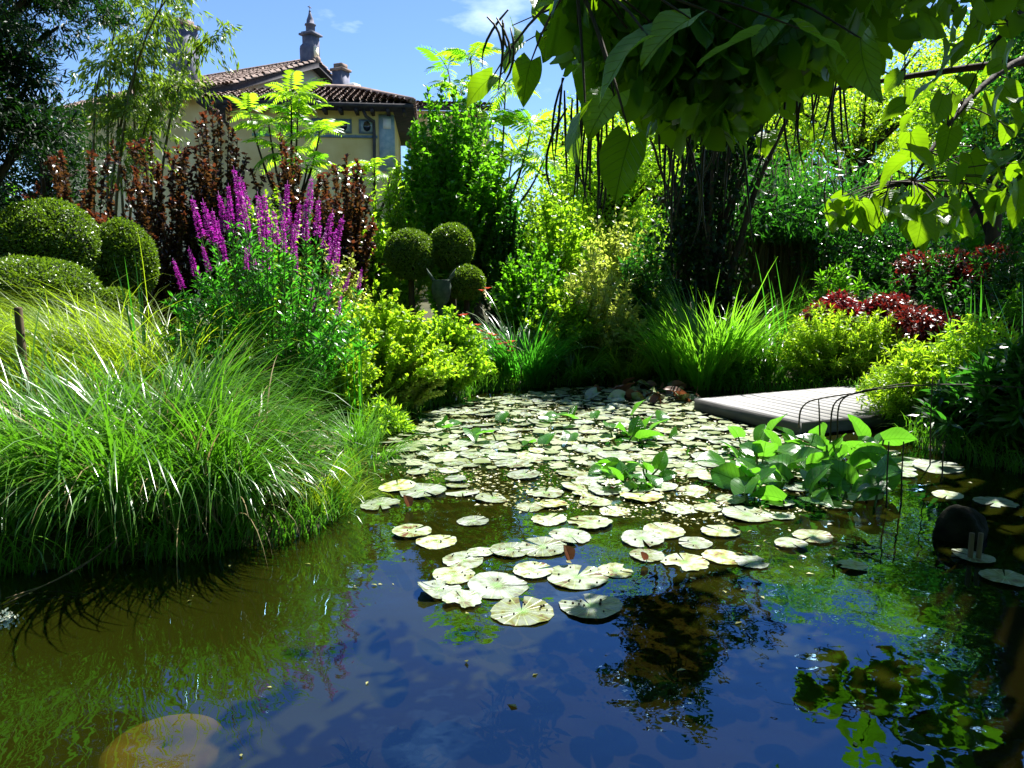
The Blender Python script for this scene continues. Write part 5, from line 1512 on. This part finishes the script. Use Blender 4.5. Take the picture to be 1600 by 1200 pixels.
# hand-placed leaves whose outlines stand out
for (x, y, D, s, rx, rz) in ((770, 120, 3.6, .26, -.5, 1.1), (830, 95, 3.3, .24, -.9, .3), (812, 70, 3.5, .20, -.7, 2.2), (850, 60, 3.4, .22, -.6, 3.6), (800, 40, 3.6, .2, -.8, 4.2), (838, 25, 3.4, .22, -.5, 5.0),
                             (915, 175, 2.5, .27, -.8, 1.9), (985, 215, 2.4, .30, -1.1, .4), (960, 150, 2.6, .27, -.7, 2.6), (1015, 60, 2.3, .30, -.4, 1.7), (1080, 30, 2.4, .30, -.5, 2.0), (1345, 60, 2.6, .30, -1.2, .2),
                             (1180, 55, 2.5, .30, -.3, 1.4), (1250, 45, 2.5, .30, -.4, 4.6), (1170, 175, 4.8, .26, -.9, .7), (1200, 210, 4.9, .24, -.8, 2.7), (1155, 230, 4.7, .24, -1.0, 4.4), (1280, 195, 5.5, .2, -.8, .9)):
    p = P(x, y, D)
    add_leaf(p, s * .66, (rx, rng.normal(0, .3), rz))
    twig_to(p)
# sunlit leaves on the lower right limb
for i in range(52):
    x = rng.uniform(1290, 1500); y = np.interp(x, [1290, 1360, 1420, 1500], [312, 295, 298, 312]) + rng.uniform(-8, 42)
    p = P(x, y, 5.9 + rng.normal(0, .25))
    add_leaf(p, rng.uniform(.13, .22), (rng.uniform(-1.3, -.15), rng.normal(0, .35), rng.uniform(0, 6.28)))
    if i % 2: twig_to(p)
for i in range(72):
    x = rng.uniform(1400, 1630); y = rng.uniform(-20, 350)
    p = P(x, y, rng.uniform(4.6, 7.0))
    add_leaf(p, rng.uniform(.15, .25), (rng.uniform(-1.3, -.1), rng.normal(0, .4), rng.uniform(0, 6.28)))
    if i % 2: twig_to(p)
n = 2600
x = np.where(rng.random(n) < .82, np.clip(rng.normal(1140, 120, n), 890, 1700), rng.uniform(900, 1660, n)); D = np.where(x < 1150, rng.uniform(2.8, 3.7, n), rng.uniform(2.8, 5.0, n))
y = np.interp(x, [880, 960, 1040, 1120, 1230, 1300, 1360, 1400], [60, 130, 170, 180, 130, 80, 90, 40]) + rng.normal(0, 18, n) - 240 * rng.random(n) ** 1.2
pos = np.array([P(a_, b_, c_) for a_, b_, c_ in zip(x, y, D)])
HV, HF = heart(5, .14, .3, 2, .42, .14)
V, F, T = scatter((HV, HF), pos, rdir(n, rng) * .7 + np.array((0, 0, -.8)), rdir(n, rng), rng.uniform(.08, .14, n), rng.random(n))
part('inner_foliage', V, F, M['catalpa'], cat, T, kind='stuff')
twigs.part('twigs', M['bark'], cat, kind='stuff')
# high crown above the picture, shading the near water
n = 25000
cl = []
while len(cl) < 160:
    c = np.array((rng.uniform(.3, 7.4), rng.uniform(2.6, 9.4), rng.uniform(4.2, 6.4)))
    if c[2] < 2.0 + .45 * c[1]:
        continue
    sx, sy = c[0] - .34 * c[2], c[1] - .524 * c[2]
    if (sy < 2.0 and sx > .35) or (sx > 1.9 and sy < 3.7) or (sx > 4.2 and sy < 6.4):
        cl.append(c)
for _ in range(45):
    h = rng.uniform(1.9, 3.2)
    cl.append(np.array((rng.uniform(.85, 2.4) + .34 * h, rng.uniform(2.3, 3.15) + .524 * h, 2.6 + h)))
cl = np.array(cl)
w = rng.integers(0, len(cl), n)
pos = cl[w] + rdir(n, rng) * rng.random((n, 1)) ** .4 * np.array((.6, .6, .35))
HV, HF = heart(4, .2, .4, 1, .42, .12)
V, F, T = scatter((HV, HF), pos, rdir(n, rng) + np.array((0, 0, -.6)), rdir(n, rng) * .6 + Z, rng.uniform(.15, .24, n), rng.random(n))
part('crown', V, F, M['catalpa'], cat, T, kind='stuff')
# hanging seed pods
def pods(x0, x1, y0, y1, D0, D1, n, L):
    for i in range(n):
        p = P(rng.uniform(x0, x1), rng.uniform(y0, y1), rng.uniform(D0, D1))
        l = rng.uniform(*L); q = p + np.array((rng.normal(0, .05), rng.normal(0, .03), -l)) * 1.0
        m = (p + q) / 2 + rng.normal(0, .05, 3)
        part('seed_pod', *tube(bez(p, m, q, 7), np.array((.003, .0045, .005, .005, .0045, .003, .001)) * 1.2, 5), M['pod'], cat, smooth=True)
pods(745, 800, 15, 45, 3.3, 3.6, 6, (.15, .3))
pods(875, 960, 120, 190, 3.0, 3.6, 16, (.3, .5))
pods(1040, 1160, 120, 230, 3.0, 4.2, 20, (.3, .55))
pods(1190, 1330, 60, 130, 3.4, 4.4, 16, (.3, .5))
pods(1280, 1420, 250, 330, 5.6, 6.2, 10, (.3, .45))
